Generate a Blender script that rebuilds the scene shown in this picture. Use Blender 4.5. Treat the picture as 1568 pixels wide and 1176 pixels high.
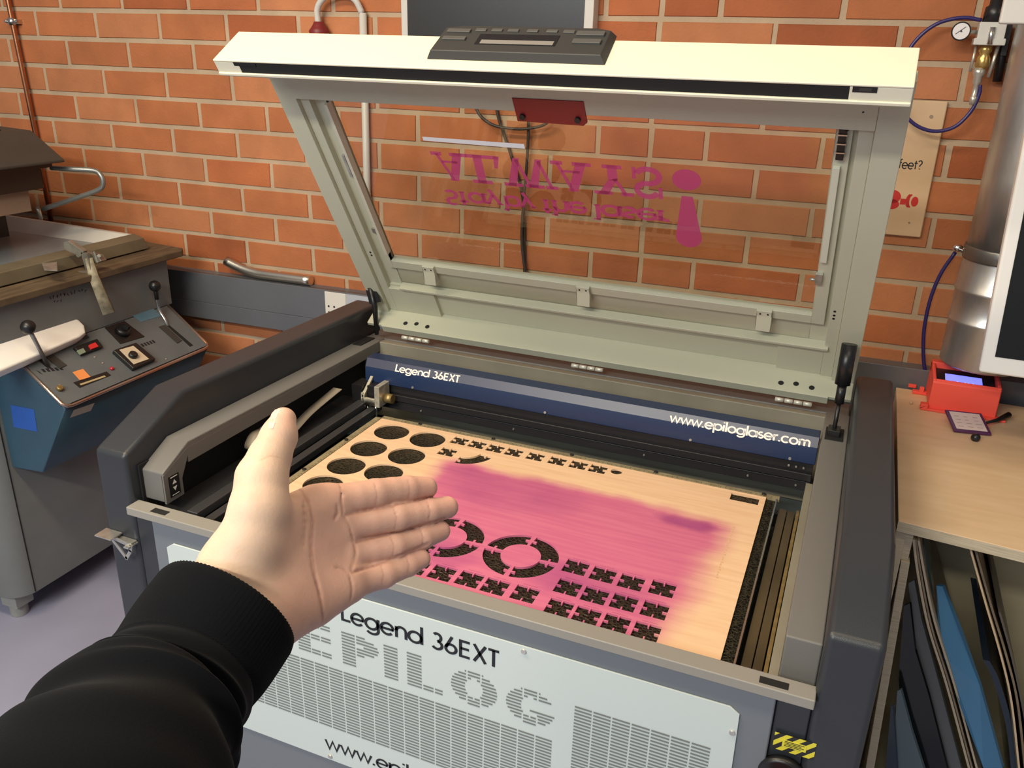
import bpy, bmesh, math, random
import numpy as np
from mathutils import Vector, Matrix
random.seed(7)
S = bpy.context.scene
C = S.collection
for o in list(bpy.data.objects): bpy.data.objects.remove(o)
ZB = 0.84                                   # height of the cutting bed above the floor
# ---------------------------------------------------------------- camera
F = 1295.98
RM = np.array([[0.92323, 0.38333, 0.02493], [0.0, 0.0, 0.0], [0.0, 0.0, 0.0]])
def _rot(a, b, g):
    ca, sa, cb, sb, cg, sg = math.cos(a), math.sin(a), math.cos(b), math.sin(b), math.cos(g), math.sin(g)
    r = np.array([ca, -sa, 0.]); f = np.array([sa*cb, ca*cb, -sb]); d = np.cross(f, r)
    return np.array([cg*r+sg*d, -sg*r+cg*d, f])
RM = _rot(-0.385382217, 0.380333117, -0.0268052865)
CP = np.array([.98646, -1.6042, .8406+ZB])
cam = bpy.data.cameras.new('camera'); co = bpy.data.objects.new('camera', cam); C.objects.link(co)
cam.sensor_width = 36; cam.lens = F/1568*36; cam.clip_start = .02
M4 = Matrix(((RM[0][0], -RM[1][0], -RM[2][0], CP[0]), (RM[0][1], -RM[1][1], -RM[2][1], CP[1]),
             (RM[0][2], -RM[1][2], -RM[2][2], CP[2]), (0, 0, 0, 1)))
co.matrix_world = M4
S.camera = co
# ---------------------------------------------------------------- light
S.view_settings.view_transform = 'Standard'; S.view_settings.look = 'None'
S.view_settings.gamma = 1; S.view_settings.use_curve_mapping = False
S.view_settings.exposure = 0.0
w = bpy.data.worlds.new('world'); S.world = w; w.use_nodes = True
bg = w.node_tree.nodes['Background']; bg.inputs[0].default_value = (.90, .92, 1.0, 1); bg.inputs[1].default_value = .22
def area(name, loc, rot, sx, sy, e, col):
    l = bpy.data.lights.new(name, 'AREA'); l.shape = 'RECTANGLE'; l.size = sx; l.size_y = sy; l.energy = e; l.color = col
    o = bpy.data.objects.new(name, l); C.objects.link(o); o.location = loc; o.rotation_euler = rot
    return o
WARM = (1.0, .80, .54)
area('ceiling_tube_light', (-.55, -1.15, 2.95), (0, 0, 0), 1.5, .25, 46, WARM)
area('ceiling_tube_light', (1.35, -1.1, 2.95), (0, 0, 0), 1.5, .25, 12, WARM)
area('ceiling_tube_light', (.0, -3.1, 2.95), (math.radians(38), 0, 0), 1.8, .16, 62, (1.0, .92, .76))
# daylight from a window in the left part of the room, behind the camera
area('window_daylight', (-.5, -3.7, 2.55), (math.radians(70), 0, 0), 2.4, .7, 44, (.80, .91, 1.0))
# ---------------------------------------------------------------- pixel helpers (used to place things at real depths)
def ray(px, py): return RM.T @ np.array([(px-784.)/F, (py-588.)/F, 1.])
def onz(px, py, z): d = ray(px, py); return CP + d*((z+ZB-CP[2])/d[2])
def ony(px, py, y): d = ray(px, py); return CP + d*((y-CP[1])/d[1])
def onx(px, py, x): d = ray(px, py); return CP + d*((x-CP[0])/d[0])
def onp(px, py, P, n): d = ray(px, py); P = np.array(P, float); n = np.array(n, float); return CP + d*((n@(P-CP))/(n@d))
def cs(px, py, dep): return CP + RM.T @ np.array([(px-784.)/F*dep, (py-588.)/F*dep, dep])
def W(x, y, z): return np.array([x, y, z+ZB])
WY = math.tan(0.0390635)
def wallp(x, z, off=0.0): return np.array([x, .65+x*WY-off, z+ZB])
# ---------------------------------------------------------------- materials
MATS = {}
def mat(name, col, rough=.5, metal=0., noise=0., nscale=8., bump=0., bscale=60., stretch=(1, 1, 1), spec=.5, col2=None, coat=0., emit=0., sss=0., alpha=1.):
    if name in MATS: return MATS[name]
    m = bpy.data.materials.new(name); m.use_nodes = True; nt = m.node_tree; n = nt.nodes; b = n['Principled BSDF']
    b.inputs['Base Color'].default_value = (*col, 1); b.inputs['Roughness'].default_value = rough; b.inputs['Metallic'].default_value = metal
    b.inputs['Specular IOR Level'].default_value = spec; b.inputs['Coat Weight'].default_value = coat
    tc = n.new('ShaderNodeTexCoord'); mp = n.new('ShaderNodeMapping'); mp.inputs['Scale'].default_value = stretch
    nt.links.new(tc.outputs['Object'], mp.inputs[0])
    if noise or col2:
        t = n.new('ShaderNodeTexNoise'); t.inputs['Scale'].default_value = nscale; t.inputs['Detail'].default_value = 6
        nt.links.new(mp.outputs[0], t.inputs['Vector'])
        mx = n.new('ShaderNodeMix'); mx.data_type = 'RGBA'
        c2 = col2 if col2 else tuple(c*(1-noise) for c in col)
        mx.inputs[6].default_value = (*col, 1); mx.inputs[7].default_value = (*c2, 1)
        rp = n.new('ShaderNodeMapRange'); rp.inputs[1].default_value = .35; rp.inputs[2].default_value = .65
        nt.links.new(t.outputs[0], rp.inputs[0]); nt.links.new(rp.outputs[0], mx.inputs[0]); nt.links.new(mx.outputs[2], b.inputs['Base Color'])
    if bump:
        t2 = n.new('ShaderNodeTexNoise'); t2.inputs['Scale'].default_value = bscale; t2.inputs['Detail'].default_value = 5
        nt.links.new(mp.outputs[0], t2.inputs['Vector'])
        bp = n.new('ShaderNodeBump'); bp.inputs['Strength'].default_value = bump; bp.inputs['Distance'].default_value = .002
        nt.links.new(t2.outputs[0], bp.inputs['Height']); nt.links.new(bp.outputs[0], b.inputs['Normal'])
    if emit: b.inputs['Emission Color'].default_value = (*col, 1); b.inputs['Emission Strength'].default_value = emit
    if sss: b.inputs['Subsurface Weight'].default_value = sss; b.inputs['Subsurface Radius'].default_value = (.012, .004, .002); b.inputs['Subsurface Scale'].default_value = 1.
    if alpha < 1: b.inputs['Alpha'].default_value = alpha
    MATS[name] = m; return m
dark_paint = mat('dark_hood_paint', (.034, .038, .045), .34, bump=.15, bscale=900, noise=.06)
grey_paint = mat('grey_strip_paint', (.17, .165, .155), .42, bump=.15, bscale=900)
slate_paint = mat('slate_panel_paint', (.17, .19, .215), .5, bump=.12, bscale=900)
rim_paint = mat('rim_paint', (.30, .285, .255), .4)
lid_shade_paint = mat('lid_shade_paint', (.56, .56, .425), .42, noise=.04, nscale=4)  # lid paint, darkened in its colour for the shaded underside
cream_lit_paint = mat('lid_front_lit_paint', (.84, .80, .62), .40)  # same lid paint with the light on the front put into its colour
white_panel = mat('white_panel_paint', (.60, .675, .66), .45)
black_pl = mat('black_plastic', (.012, .012, .013), .35)
black_mt = mat('black_matte', (.010, .010, .010), .75)
dark_metal = mat('dark_anodised_metal', (.035, .033, .036), .38, .4)
char_pl = mat('charcoal_plastic', (.042, .041, .038), .5)
blue_cover = mat('blue_gantry_paint', (.013, .030, .088), .35)
lilac_band = mat('gantry_band_lilac', (.050, .055, .095), .35)  # band colour paler and greyer than the blue cover
white_print = mat('white_print', (.85, .84, .80), .5)
black_print = mat('black_print', (.012, .014, .018), .5)
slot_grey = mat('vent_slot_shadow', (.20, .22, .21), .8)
steel = mat('brushed_steel', (.62, .62, .60), .28, 1.)
steel_w = mat('zinc_steel', (.70, .69, .64), .36, .8, noise=.3, nscale=40)
brass = mat('brass_bar', (.42, .30, .12), .42, .6, noise=.35, nscale=60)
rulerm = mat('ruler_strip', (.40, .34, .20), .42, .25, noise=.3, nscale=60)
red_pl = mat('red_painted_metal', (.30, .022, .018), .4)
chamber = mat('chamber_paint', (.30, .275, .21), .5, noise=.25, nscale=5)
bedfl = mat('chamber_floor', (.055, .075, .085), .45, noise=.4, nscale=12)
brownp = mat('sooty_panel', (.085, .062, .030), .35, noise=.35, nscale=9)
copper = mat('copper', (.62, .25, .12), .28, 1., noise=.25, nscale=10)
pvcw = mat('white_pvc', (.62, .60, .56), .35)
skin_nail = mat('nail', (.72, .48, .42), .45)
# ---------------------------------------------------------------- mesh builder
class B:
    def __init__(s, tf=None): s.v = []; s.f = []; s.sm = []; s.tf = tf
    def add(s, vs, fs, sm=False):
        k = len(s.v)
        s.v += [tuple(s.tf(*p)) if s.tf else tuple(p) for p in vs]; s.f += [tuple(i+k for i in f) for f in fs]; s.sm += [sm]*len(fs)
        return s
    def box(s, x0, x1, y0, y1, z0, z1):
        return s.add([(x, y, z) for z in (z0, z1) for x, y in ((x0, y0), (x1, y0), (x1, y1), (x0, y1))],
                     [(0, 3, 2, 1), (4, 5, 6, 7), (0, 1, 5, 4), (1, 2, 6, 5), (2, 3, 7, 6), (3, 0, 4, 7)])
    def prism(s, P, Q, sm=False):                     # two matching 3-D rings
        n = len(P)
        return s.add(list(P)+list(Q), [tuple(range(n-1, -1, -1)), tuple(range(n, 2*n))] + [(i, (i+1) % n, n+(i+1) % n, n+i) for i in range(n)], sm)
    def prx(s, yz, x0, x1): return s.prism([(x0, y, z) for y, z in yz], [(x1, y, z) for y, z in yz])
    def pry(s, xz, y0, y1): return s.prism([(x, y0, z) for x, z in xz], [(x, y1, z) for x, z in xz])
    def prz(s, xy, z0, z1): return s.prism([(x, y, z0) for x, y in xy], [(x, y, z1) for x, y in xy])
    def tube(s, pts, r, n=12, caps=True, ell=None):
        pts = [np.array(p, float) for p in pts]; rr = r if isinstance(r, (list, tuple)) else [r]*len(pts)
        T = [pts[min(i+1, len(pts)-1)]-pts[max(i-1, 0)] for i in range(len(pts))]
        T = [t/np.linalg.norm(t) for t in T]
        a = np.array([0, 0, 1.]) if abs(T[0][2]) < .9 else np.array([1., 0, 0])
        u = np.cross(T[0], a); u /= np.linalg.norm(u); vs = []
        for i, p in enumerate(pts):
            u = u-T[i]*(u@T[i]); u /= np.linalg.norm(u); vv = np.cross(T[i], u)
            for k in range(n):
                t = 2*math.pi*k/n; vs.append(p+rr[i]*(math.cos(t)*u+math.sin(t)*vv))
        fs = [(i*n+k, i*n+(k+1) % n, (i+1)*n+(k+1) % n, (i+1)*n+k) for i in range(len(pts)-1) for k in range(n)]
        s.add(vs, fs, True)
        if caps:
            m = len(pts)-1; base = len(s.v)-len(vs)
            s.f += [tuple(base+k for k in range(n-1, -1, -1)), tuple(base+m*n+k for k in range(n))]; s.sm += [False, False]
        return s
    def cyl(s, a, b, r, n=20): return s.tube([a, b], r, n)
    def ball(s, c, r, n=16, m=10, sc=(1, 1, 1)):
        vs = [(c[0]+r*sc[0]*math.sin(math.pi*j/m)*math.cos(2*math.pi*i/n), c[1]+r*sc[1]*math.sin(math.pi*j/m)*math.sin(2*math.pi*i/n), c[2]+r*sc[2]*math.cos(math.pi*j/m)) for j in range(m+1) for i in range(n)]
        return s.add(vs, [(j*n+i, j*n+(i+1) % n, (j+1)*n+(i+1) % n, (j+1)*n+i) for j in range(m) for i in range(n)], True)
    def lathe(s, prof, c, ax=(0, 0, 1), n=24):        # prof: (radius, height)
        ax = np.array(ax, float); ax /= np.linalg.norm(ax); a = np.array([0, 0, 1.]) if abs(ax[2]) < .9 else np.array([1., 0, 0])
        u = np.cross(ax, a); u /= np.linalg.norm(u); v = np.cross(ax, u); c = np.array(c, float)
        vs = [c+ax*h+r*(math.cos(2*math.pi*k/n)*u+math.sin(2*math.pi*k/n)*v) for r, h in prof for k in range(n)]
        m = len(prof)
        s.add(vs, [(j*n+k, j*n+(k+1) % n, (j+1)*n+(k+1) % n, (j+1)*n+k) for j in range(m-1) for k in range(n)], True)
        base = len(s.v)-len(vs); s.f += [tuple(base+k for k in range(n-1, -1, -1)), tuple(base+(m-1)*n+k for k in range(n))]; s.sm += [False, False]
        return s
ROOTLOC = {}
def pieces(b, gap=.0015):
    V = np.array(b.v); par = list(range(len(b.v)))
    def find(i):
        while par[i] != i: par[i] = par[par[i]]; i = par[i]
        return i
    for f in b.f:
        r = find(f[0])
        for i in f[1:]: par[find(i)] = r
    g = {}
    for i in range(len(par)): g.setdefault(find(i), []).append(i)
    G_ = [[set(v), V[v].min(0)-gap, V[v].max(0)+gap] for v in g.values()]
    k = 0
    while k < len(G_):
        j = k+1; hit = False
        while j < len(G_):
            if (G_[k][1] <= G_[j][2]).all() and (G_[j][1] <= G_[k][2]).all():
                G_[k] = [G_[k][0] | G_[j][0], np.minimum(G_[k][1], G_[j][1]), np.maximum(G_[k][2], G_[j][2])]; G_.pop(j); hit = True
            else: j += 1
        if not hit: k += 1
    out = []
    for vs, _, _ in G_:
        mp = {o: i for i, o in enumerate(sorted(vs))}; n = B(); n.v = [b.v[o] for o in sorted(vs)]
        for f, q in zip(b.f, b.sm):
            if f[0] in mp: n.f.append(tuple(mp[i] for i in f)); n.sm.append(q)
        out.append(n)
    return out
def parts(name, b, m, parent, *a, **k): return [obj(name, p, m, parent, *a, **k) for p in pieces(b)]
def obj(name, b, m, parent=None, bev=0., seg=2, label=None, subsurf=0):
    root = parent
    while root is not None and root.parent is not None: root = root.parent
    if parent is None:
        V = np.array(b.v); off = np.array([(V[:, 0].min()+V[:, 0].max())/2, (V[:, 1].min()+V[:, 1].max())/2, V[:, 2].min()])
    else: off = np.array(ROOTLOC[root.name])
    me = bpy.data.meshes.new(name); me.from_pydata([tuple(np.array(p)-off) for p in b.v], [], b.f)
    me.polygons.foreach_set('use_smooth', b.sm)
    bm = bmesh.new(); bm.from_mesh(me); bmesh.ops.remove_doubles(bm, verts=bm.verts, dist=1e-6); bmesh.ops.recalc_face_normals(bm, faces=bm.faces); bm.to_mesh(me); bm.free()
    me.materials.append(m)
    o = bpy.data.objects.new(name, me); C.objects.link(o)
    if parent is None: o.location = off; ROOTLOC[o.name] = tuple(off)
    else: o.parent = parent
    if bev:
        md = o.modifiers.new('bevel', 'BEVEL'); md.width = bev; md.segments = seg; md.limit_method = 'ANGLE'; md.angle_limit = math.radians(35)
        for p in me.polygons: p.use_smooth = True
        md.harden_normals = True
    if subsurf: md = o.modifiers.new('subd', 'SUBSURF'); md.levels = subsurf; md.render_levels = subsurf
    if label: o['label'] = label
    return o
def thing(name, label, cat, loc, group=None):
    o = bpy.data.objects.new(name, None); C.objects.link(o); o.location = tuple(loc); ROOTLOC[o.name] = tuple(loc)
    o['label'] = label; o['category'] = cat; o.empty_display_size = .05
    if group: o['group'] = group
    return o
def tag(o, label, cat, group=None):
    o['label'] = label; o['category'] = cat
    if group: o['group'] = group
    return o
def struct(o): o['kind'] = 'structure'; return o
def smooth(pts, n=8):                                # Catmull-Rom
    P = [np.array(p, float) for p in pts]; P = [2*P[0]-P[1]]+P+[2*P[-1]-P[-2]]; out = []
    for i in range(1, len(P)-2):
        for k in range(n):
            t = k/n; out.append(.5*((2*P[i])+(-P[i-1]+P[i+1])*t+(2*P[i-1]-5*P[i]+4*P[i+1]-P[i+2])*t*t+(-P[i-1]+3*P[i]-3*P[i+1]+P[i+2])*t**3))
    out.append(P[-2]); return out
def fill2d(outlines, thick=0.0):                     # polygons with holes (even-odd) -> verts, faces in the xy plane
    cu = bpy.data.curves.new('fill', 'CURVE'); cu.dimensions = '2D'; cu.fill_mode = 'BOTH' if thick else 'FRONT'; cu.extrude = thick/2
    for pts in outlines:
        sp = cu.splines.new('POLY'); sp.points.add(len(pts)-1); sp.use_cyclic_u = True
        for i, p in enumerate(pts): sp.points[i].co = (p[0], p[1], 0, 1)
    o = bpy.data.objects.new('fill', cu); C.objects.link(o)
    dg = bpy.context.evaluated_depsgraph_get(); me = bpy.data.meshes.new_from_object(o.evaluated_get(dg))
    vs = [tuple(v.co) for v in me.vertices]; fs = [tuple(p.vertices) for p in me.polygons]
    bpy.data.objects.remove(o); bpy.data.meshes.remove(me); bpy.data.curves.remove(cu)
    return vs, fs
# ---------------------------------------------------------------- stroke lettering
def arc(cx, cy, rx, ry, a0, a1, n=20): return [(cx+rx*math.cos(math.radians(a0+(a1-a0)*i/n)), cy+ry*math.sin(math.radians(a0+(a1-a0)*i/n))) for i in range(n+1)]
def ring(cx, cy, r): return arc(cx, cy, r, r, 0, 360, 32)
X_ = .66; R_ = X_/2
G = {'L': (.50, [[(.06, 1), (.06, .06), (.48, .06)]]),
     'E': (.64, [[(.50, .94), (.06, .94), (.06, .06), (.50, .06)], [(.06, .52), (.46, .52)]]),
     'X': (.70, [[(.06, 1), (.60, 0)], [(.60, 1), (.06, 0)]]),
     'T': (.54, [[(.02, .94), (.52, .94)], [(.27, .94), (.27, 0)]]),
     '3': (.64, [arc(.27, .72, .19, .22, 140, -90) + arc(.27, .27, .24, .23, 90, -150)]),
     '6': (.70, [ring(.30, .29, .25), [(.06, .33), (.36, 1.0)]]),
     'e': (.74, [[(.05, R_), (.67, R_)] + arc(.36, R_, .31, R_, 0, 318, 28)]),
     'g': (.80, [ring(.36, R_, .31), [(.70, X_+.03), (.70, .0)] + arc(.39, -.02, .31, .24, 0, -150, 14)]),
     'n': (.66, [[(.09, 0), (.09, X_)], arc(.33, .40, .24, .26, 180, 0, 16) + [(.57, 0)]]),
     'd': (.80, [ring(.36, R_, .31), [(.70, 1.04), (.70, 0)]]),
     'p': (.80, [ring(.42, R_, .31), [(.08, X_+.02), (.08, -.34)]]),
     'b': (.80, [ring(.42, R_, .31), [(.08, 1.04), (.08, 0)]]),
     'o': (.76, [ring(.37, R_, .31)]),
     'c': (.66, [arc(.36, R_, .31, .31, 48, 312, 24)]),
     'a': (.80, [ring(.36, R_, .31), [(.70, X_), (.70, 0)]]),
     's': (.52, [arc(.25, .48, .17, .15, 50, 270, 14) + arc(.25, .175, .18, .15, 90, -140, 14)]),
     'r': (.44, [[(.09, 0), (.09, X_)], arc(.35, .36, .26, .26, 180, 80, 10)]),
     'i': (.22, [[(.10, 0), (.10, X_)], [(.10, .86), (.10, .98)]]),
     'l': (.22, [[(.10, 0), (.10, 1.04)]]),
     'm': (1.0, [[(.09, 0), (.09, X_)], arc(.29, .42, .20, .22, 180, 0, 14) + [(.49, 0)], arc(.69, .42, .20, .22, 180, 0, 14) + [(.89, 0)]]),
     'w': (.96, [[(.04, X_), (.26, .02), (.48, X_), (.70, .02), (.92, X_)]]),
     't': (.46, [[(.20, .92), (.20, 0)], [(.02, X_), (.42, X_)]]),
     'h': (.66, [[(.09, 0), (.09, 1.04)], arc(.33, .40, .24, .26, 180, 0, 16) + [(.57, 0)]]),
     'y': (.64, [[(.04, X_), (.31, .02)], [(.60, X_), (.18, -.32)]]),
     'f': (.42, [[(.16, 0), (.16, .80)] + arc(.36, .80, .20, .20, 180, 80, 8), [(.02, X_), (.36, X_)]]),
     'S': (.62, [arc(.30, .73, .22, .21, 40, 270, 16) + arc(.30, .27, .24, .25, 90, -145, 16)]),
     '?': (.56, [arc(.26, .74, .22, .22, 160, -60, 14) + [(.27, .42), (.27, .28)], [(.27, .10), (.27, .0)]]),
     '.': (.24, [[(.10, .0), (.10, .13)]]), ' ': (.38, [])}
def stroke(b, pts, wd, tf):
    pts = [np.array(p, float) for p in pts]; n = len(pts); L = []; Rr = []
    cl = np.linalg.norm(pts[0]-pts[-1]) < 1e-6
    for i in range(n):
        a = pts[i]-pts[i-1] if i else (pts[-1]-pts[-2] if cl else pts[1]-pts[0]); c = pts[i+1]-pts[i] if i < n-1 else (pts[1]-pts[0] if cl else pts[-1]-pts[-2])
        a = a/np.linalg.norm(a); c = c/np.linalg.norm(c); na = np.array([-a[1], a[0]]); nc = np.array([-c[1], c[0]])
        m = na+nc; k = m@m
        m = m*(2/k) if k > .4 else na
        m = m/np.linalg.norm(m)*min(np.linalg.norm(m), 1.9)
        L.append(pts[i]+m*wd/2); Rr.append(pts[i]-m*wd/2)
    b.add([tf(*p) for p in L+Rr], [(i, i+1, n+i+1, n+i) for i in range(n-1)])
def text(b, s, tf, wt=.13, x1=None, slab=False):     # tf maps (em x, em y) of a line normalised so that total width = 1
    tot = sum(G[c][0] for c in s); x = 0
    for c in s:
        for st in G[c][1]: stroke(b, st, wt, lambda u, v, x=x: tf((x+u)/tot, v))
        if slab:
            for px_, py_ in {'t': [(.20, 0)], 'h': [(.09, 0), (.57, 0), (.03, 1.0)], 'l': [(.10, 0), (.04, 1.0)], 'r': [(.09, 0), (.03, X_)], 'y': [(.04, X_), (.60, X_)], 'b': [(.02, 1.0)], 'a': [(.74, 0)]}.get(c, []):
                stroke(b, [(px_-.13, py_+.04*(1 if py_ == 0 else -1)), (px_+.13, py_+.04*(1 if py_ == 0 else -1))], .10, lambda u, v, x=x: tf((x+u)/tot, v))
        x += G[c][0]
    return b
# ================================================================ SETTING
brickm = bpy.data.materials.new('brick'); brickm.use_nodes = True
nt = brickm.node_tree; n = nt.nodes; bs = n['Principled BSDF']; bs.inputs['Roughness'].default_value = .8
at_ = n.new('ShaderNodeAttribute'); at_.attribute_name = 'tone'
tc = n.new('ShaderNodeTexCoord'); nz = n.new('ShaderNodeTexNoise'); nz.inputs['Scale'].default_value = 9; nz.inputs['Detail'].default_value = 5
mr = n.new('ShaderNodeMapRange'); mr.inputs[1].default_value = .3; mr.inputs[2].default_value = .7; mr.inputs[3].default_value = .86; mr.inputs[4].default_value = 1.12
mx = n.new('ShaderNodeMix'); mx.data_type = 'RGBA'; mx.blend_type = 'MULTIPLY'; mx.inputs[0].default_value = 1
nt.links.new(tc.outputs['Object'], nz.inputs['Vector']); nt.links.new(nz.outputs[0], mr.inputs[0]); nt.links.new(at_.outputs['Color'], mx.inputs[6]); nt.links.new(mr.outputs[0], mx.inputs[7]); nt.links.new(mx.outputs[2], bs.inputs['Base Color'])
nb = n.new('ShaderNodeTexNoise'); nb.inputs['Scale'].default_value = 140; nb.inputs['Detail'].default_value = 4
bp = n.new('ShaderNodeBump'); bp.inputs['Strength'].default_value = .5; bp.inputs['Distance'].default_value = .002
nt.links.new(tc.outputs['Object'], nb.inputs['Vector']); nt.links.new(nb.outputs[0], bp.inputs['Height']); nt.links.new(bp.outputs[0], bs.inputs['Normal'])
def brick_wall():
    b = B(); tone = []
    MO = (.47, .355, .24)
    def q(x0, x1, z0, z1, off0, off1, ins, col):
        jit = lambda: random.uniform(-.0012, .0012)
        A = [(x0, z0), (x1, z0), (x1, z1), (x0, z1)]; A = [(x+jit(), z+jit()) for x, z in A]
        I = [(A[0][0]+ins, A[0][1]+ins), (A[1][0]-ins, A[1][1]+ins), (A[2][0]-ins, A[2][1]-ins), (A[3][0]+ins, A[3][1]-ins)]
        vs = [wallp(x, z, off0) for x, z in A]+[wallp(x, z, off1) for x, z in I]
        b.add(vs, [(4, 5, 6, 7)]+[(i, (i+1) % 4, 4+(i+1) % 4, 4+i) for i in range(4)]); tone.extend([col]*5)
    X0, X1 = -3.6, 2.4
    b.add([wallp(X0, -ZB, .0), wallp(X1, -ZB, .0), wallp(X1, 2.3, .0), wallp(X0, 2.3, .0)], [(0, 1, 2, 3)]); tone.append(MO)
    b.add([wallp(X0, -ZB, -.15), wallp(X1, -ZB, -.15), wallp(X1, 2.3, -.15), wallp(X0, 2.3, -.15)], [(3, 2, 1, 0)]); tone.append(MO)
    P = .0856; m = .0065
    ev = [-.10, .166, .439, .720, 1.0, 1.28, 1.56, 1.84, 2.12, 2.4]; k = -.367
    while k > X0: ev.insert(0, k); k -= .2515
    od = [-.238, .029, .298, .4415, .586, .868, 1.15, 1.43, 1.71, 1.99, 2.27]; k = -.499
    while k > X0: od.insert(0, k); k -= .2525
    for c in range(-16, 21):
        zt = .911-c*P; zb = zt-P
        if zb < -ZB: continue
        J = ev if c % 2 == 0 else od
        for a, d in zip(J[:-1], J[1:]):
            t = random.random(); base = (.44, .148, .054)
            if t < .07: base = (.36, .10, .032)
            elif t < .28: base = (.485, .185, .077)
            elif t < .42: base = (.43, .13, .045)
            j = random.uniform(.93, 1.07)
            q(a+m, d-m, zb+m, zt-m, 0, .0035, .0018, tuple(x*j for x in base))
    o = obj('wall_back', b, brickm)
    return o, tone
def wall_obj():
    # built without vertex merging so that the face tones stay in order
    global bmesh
    keep = bmesh.ops.remove_doubles, bmesh.ops.recalc_face_normals
    o, tone = brick_wall()
    me = o.data
    ca = me.color_attributes.new('tone', 'FLOAT_COLOR', 'CORNER'); k = 0
    buf = []
    for p, c in zip(me.polygons, tone): buf += [(*c, 1)]*p.loop_total
    ca.data.foreach_set('color', np.array(buf, dtype=np.float32).ravel())
    return struct(o)
wall_obj()
floorm = mat('floor_linoleum', (.36, .365, .50), .45, noise=.12, nscale=3, bump=.1, bscale=300)
struct(obj('floor', B().box(-3.6, 2.6, -4.6, .55, -.05, 0), floorm))
# ================================================================ LASER CUTTER
lc = thing('laser_cutter', 'large dark grey laser cutter with its glass lid propped open and white vented front panel', 'laser cutter', (.417, -.10, 0))
hy = [(-.575, -.80), (-.575, .115), (-.41, .186), (.345, .172), (.345, -.80)]
obj('side_hood', B(W).prx(hy, -.28, -.203), dark_paint, lc, .010, 3)
obj('side_hood', B(W).prx(hy, 1.035, 1.111), dark_paint, lc, .010, 3)
bp_ = B(W); bp_.prx([(-.571, -.80), (-.571, .0), (-.54, .0), (-.54, -.80)], -.203, -.155); bp_.prx([(-.571, -.80), (-.571, .0), (-.54, .0), (-.54, -.80)], .987, 1.035)
parts('front_leg_panel', bp_, dark_paint, lc, .003)
obj('front_panel', B(W).box(-.155, .987, -.580, -.555, -.80, .004), slate_paint, lc, .003)
lg = B(W)
for x in (-.24, 1.07):
    for y in (-.52, .28): lg.cyl((x, y, -.84), (x, y, -.80), .03)
parts('foot', lg, black_pl, lc)
obj('body_shell', B(W).box(-.20, 1.033, .27, .345, -.80, .098), grey_paint, lc, .003)
rb = B(W); rb.box(-.203, 1.037, -.5905, -.558, -.001, .016)
rim = obj('front_rim', rb, rim_paint, lc, .002)
sl = B(W); sl.box(-.150, -.115, -.584, -.570, .0155, .0168); sl.box(.960, 1.000, -.584, -.570, .0155, .0168)
parts('rim_slot', sl, black_mt, rim)
# inner strips: outer blocks + inner side plate with opening
for nm, xo, xi, zt in (('L', -.203, -.149, .112), ('R', 1.035, .984, .097)):
    x0, x1 = min(xo, xi), max(xo, xi); yb = -.47 if nm == 'L' else -.433
    b = B(W)
    top = [(-.543, .012), (-.543, .075), (yb, zt), (.275, .098), (.275, .078), (yb+.01, zt-.022), (-.515, .06), (-.515, .012)]
    if nm == 'R': top = [(-.543, .012), (-.543, .075), (yb, zt), (.275, .098), (.275, -.05), (-.543, -.05)]
    b.prx(top, x0, x1)
    st = obj('inner_strip', b, grey_paint, lc, .003)
    if nm == 'L':
        b = B(W); b.prx([(-.543, .010), (-.543, .070), (-.475, .100), (-.475, .085), (-.497, .045), (-.497, .010)], -.153, -.1485)
        b.prx([(-.475, .100), (-.475, .070), (.27, .070), (.27, .094)], -.153, -.1485)
        obj('side_plate', b, grey_paint, st)
        b = B(W); b.box(-.1485, -.1478, -.532, -.505, .018, .062); k = obj('keypad_label', b, black_pl, st)
        b = B(W)
        b.add([(-.1474, -.524, .044), (-.1474, -.513, .044), (-.1474, -.5185, .053)], [(0, 1, 2)]); b.add([(-.1474, -.524, .038), (-.1474, -.513, .038), (-.1474, -.5185, .029)], [(0, 2, 1)])
        b.box(-.1476, -.1472, -.527, -.510, .058, .0595); b.box(-.1476, -.1472, -.527, -.510, .021, .0222)
        parts('arrow_marks', b, white_print, k)
obj('strip_slot', B(W).box(-.196, -.170, .185, .255, .0955, .1015), black_mt, lc)
obj('strip_slot', B(W).box(.990, 1.026, .120, .185, .095, .1000), black_mt, lc)
# chamber
b = B(W); b.box(-.20, 1.0, .245, .268, -.12, .096); obj('chamber_back', b, chamber, lc, .002)
obj('chamber_floor', B(W).box(-.20, 1.0, -.555, .245, -.135, -.12), bedfl, lc)
obj('chamber_side', B(W).box(-.2025, -.1985, -.55, .245, -.12, .085), black_mt, lc)
b = B(W); b.box(-.19, .975, .022, .10, -.075, -.045)
for x in (.10, .36, .62): b.box(x, x+.03, .03, .05, -.045, -.035)
obj('rear_tray', b, bedfl, lc)
b = B(W); b.box(.16, .24, .045, .075, -.045, -.03); b.box(.48, .56, .045, .075, -.045, -.03); b.box(.78, .86, .03, .055, -.045, -.025)
parts('tray_catch', b, black_pl, lc)
bed = obj('honeycomb_bed', B(W).box(-.016, .920, -.553, .0, -.030, -.0045), None or mat('honeycomb', (.05, .04, .02), .35, .5), lc)
m = MATS['honeycomb']; nt = m.node_tree; n = nt.nodes; bs = n['Principled BSDF']
tc = n.new('ShaderNodeTexCoord'); vo = n.new('ShaderNodeTexVoronoi'); vo.inputs['Scale'].default_value = 150; vo.feature = 'DISTANCE_TO_EDGE'
nt.links.new(tc.outputs['Object'], vo.inputs['Vector'])
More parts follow.
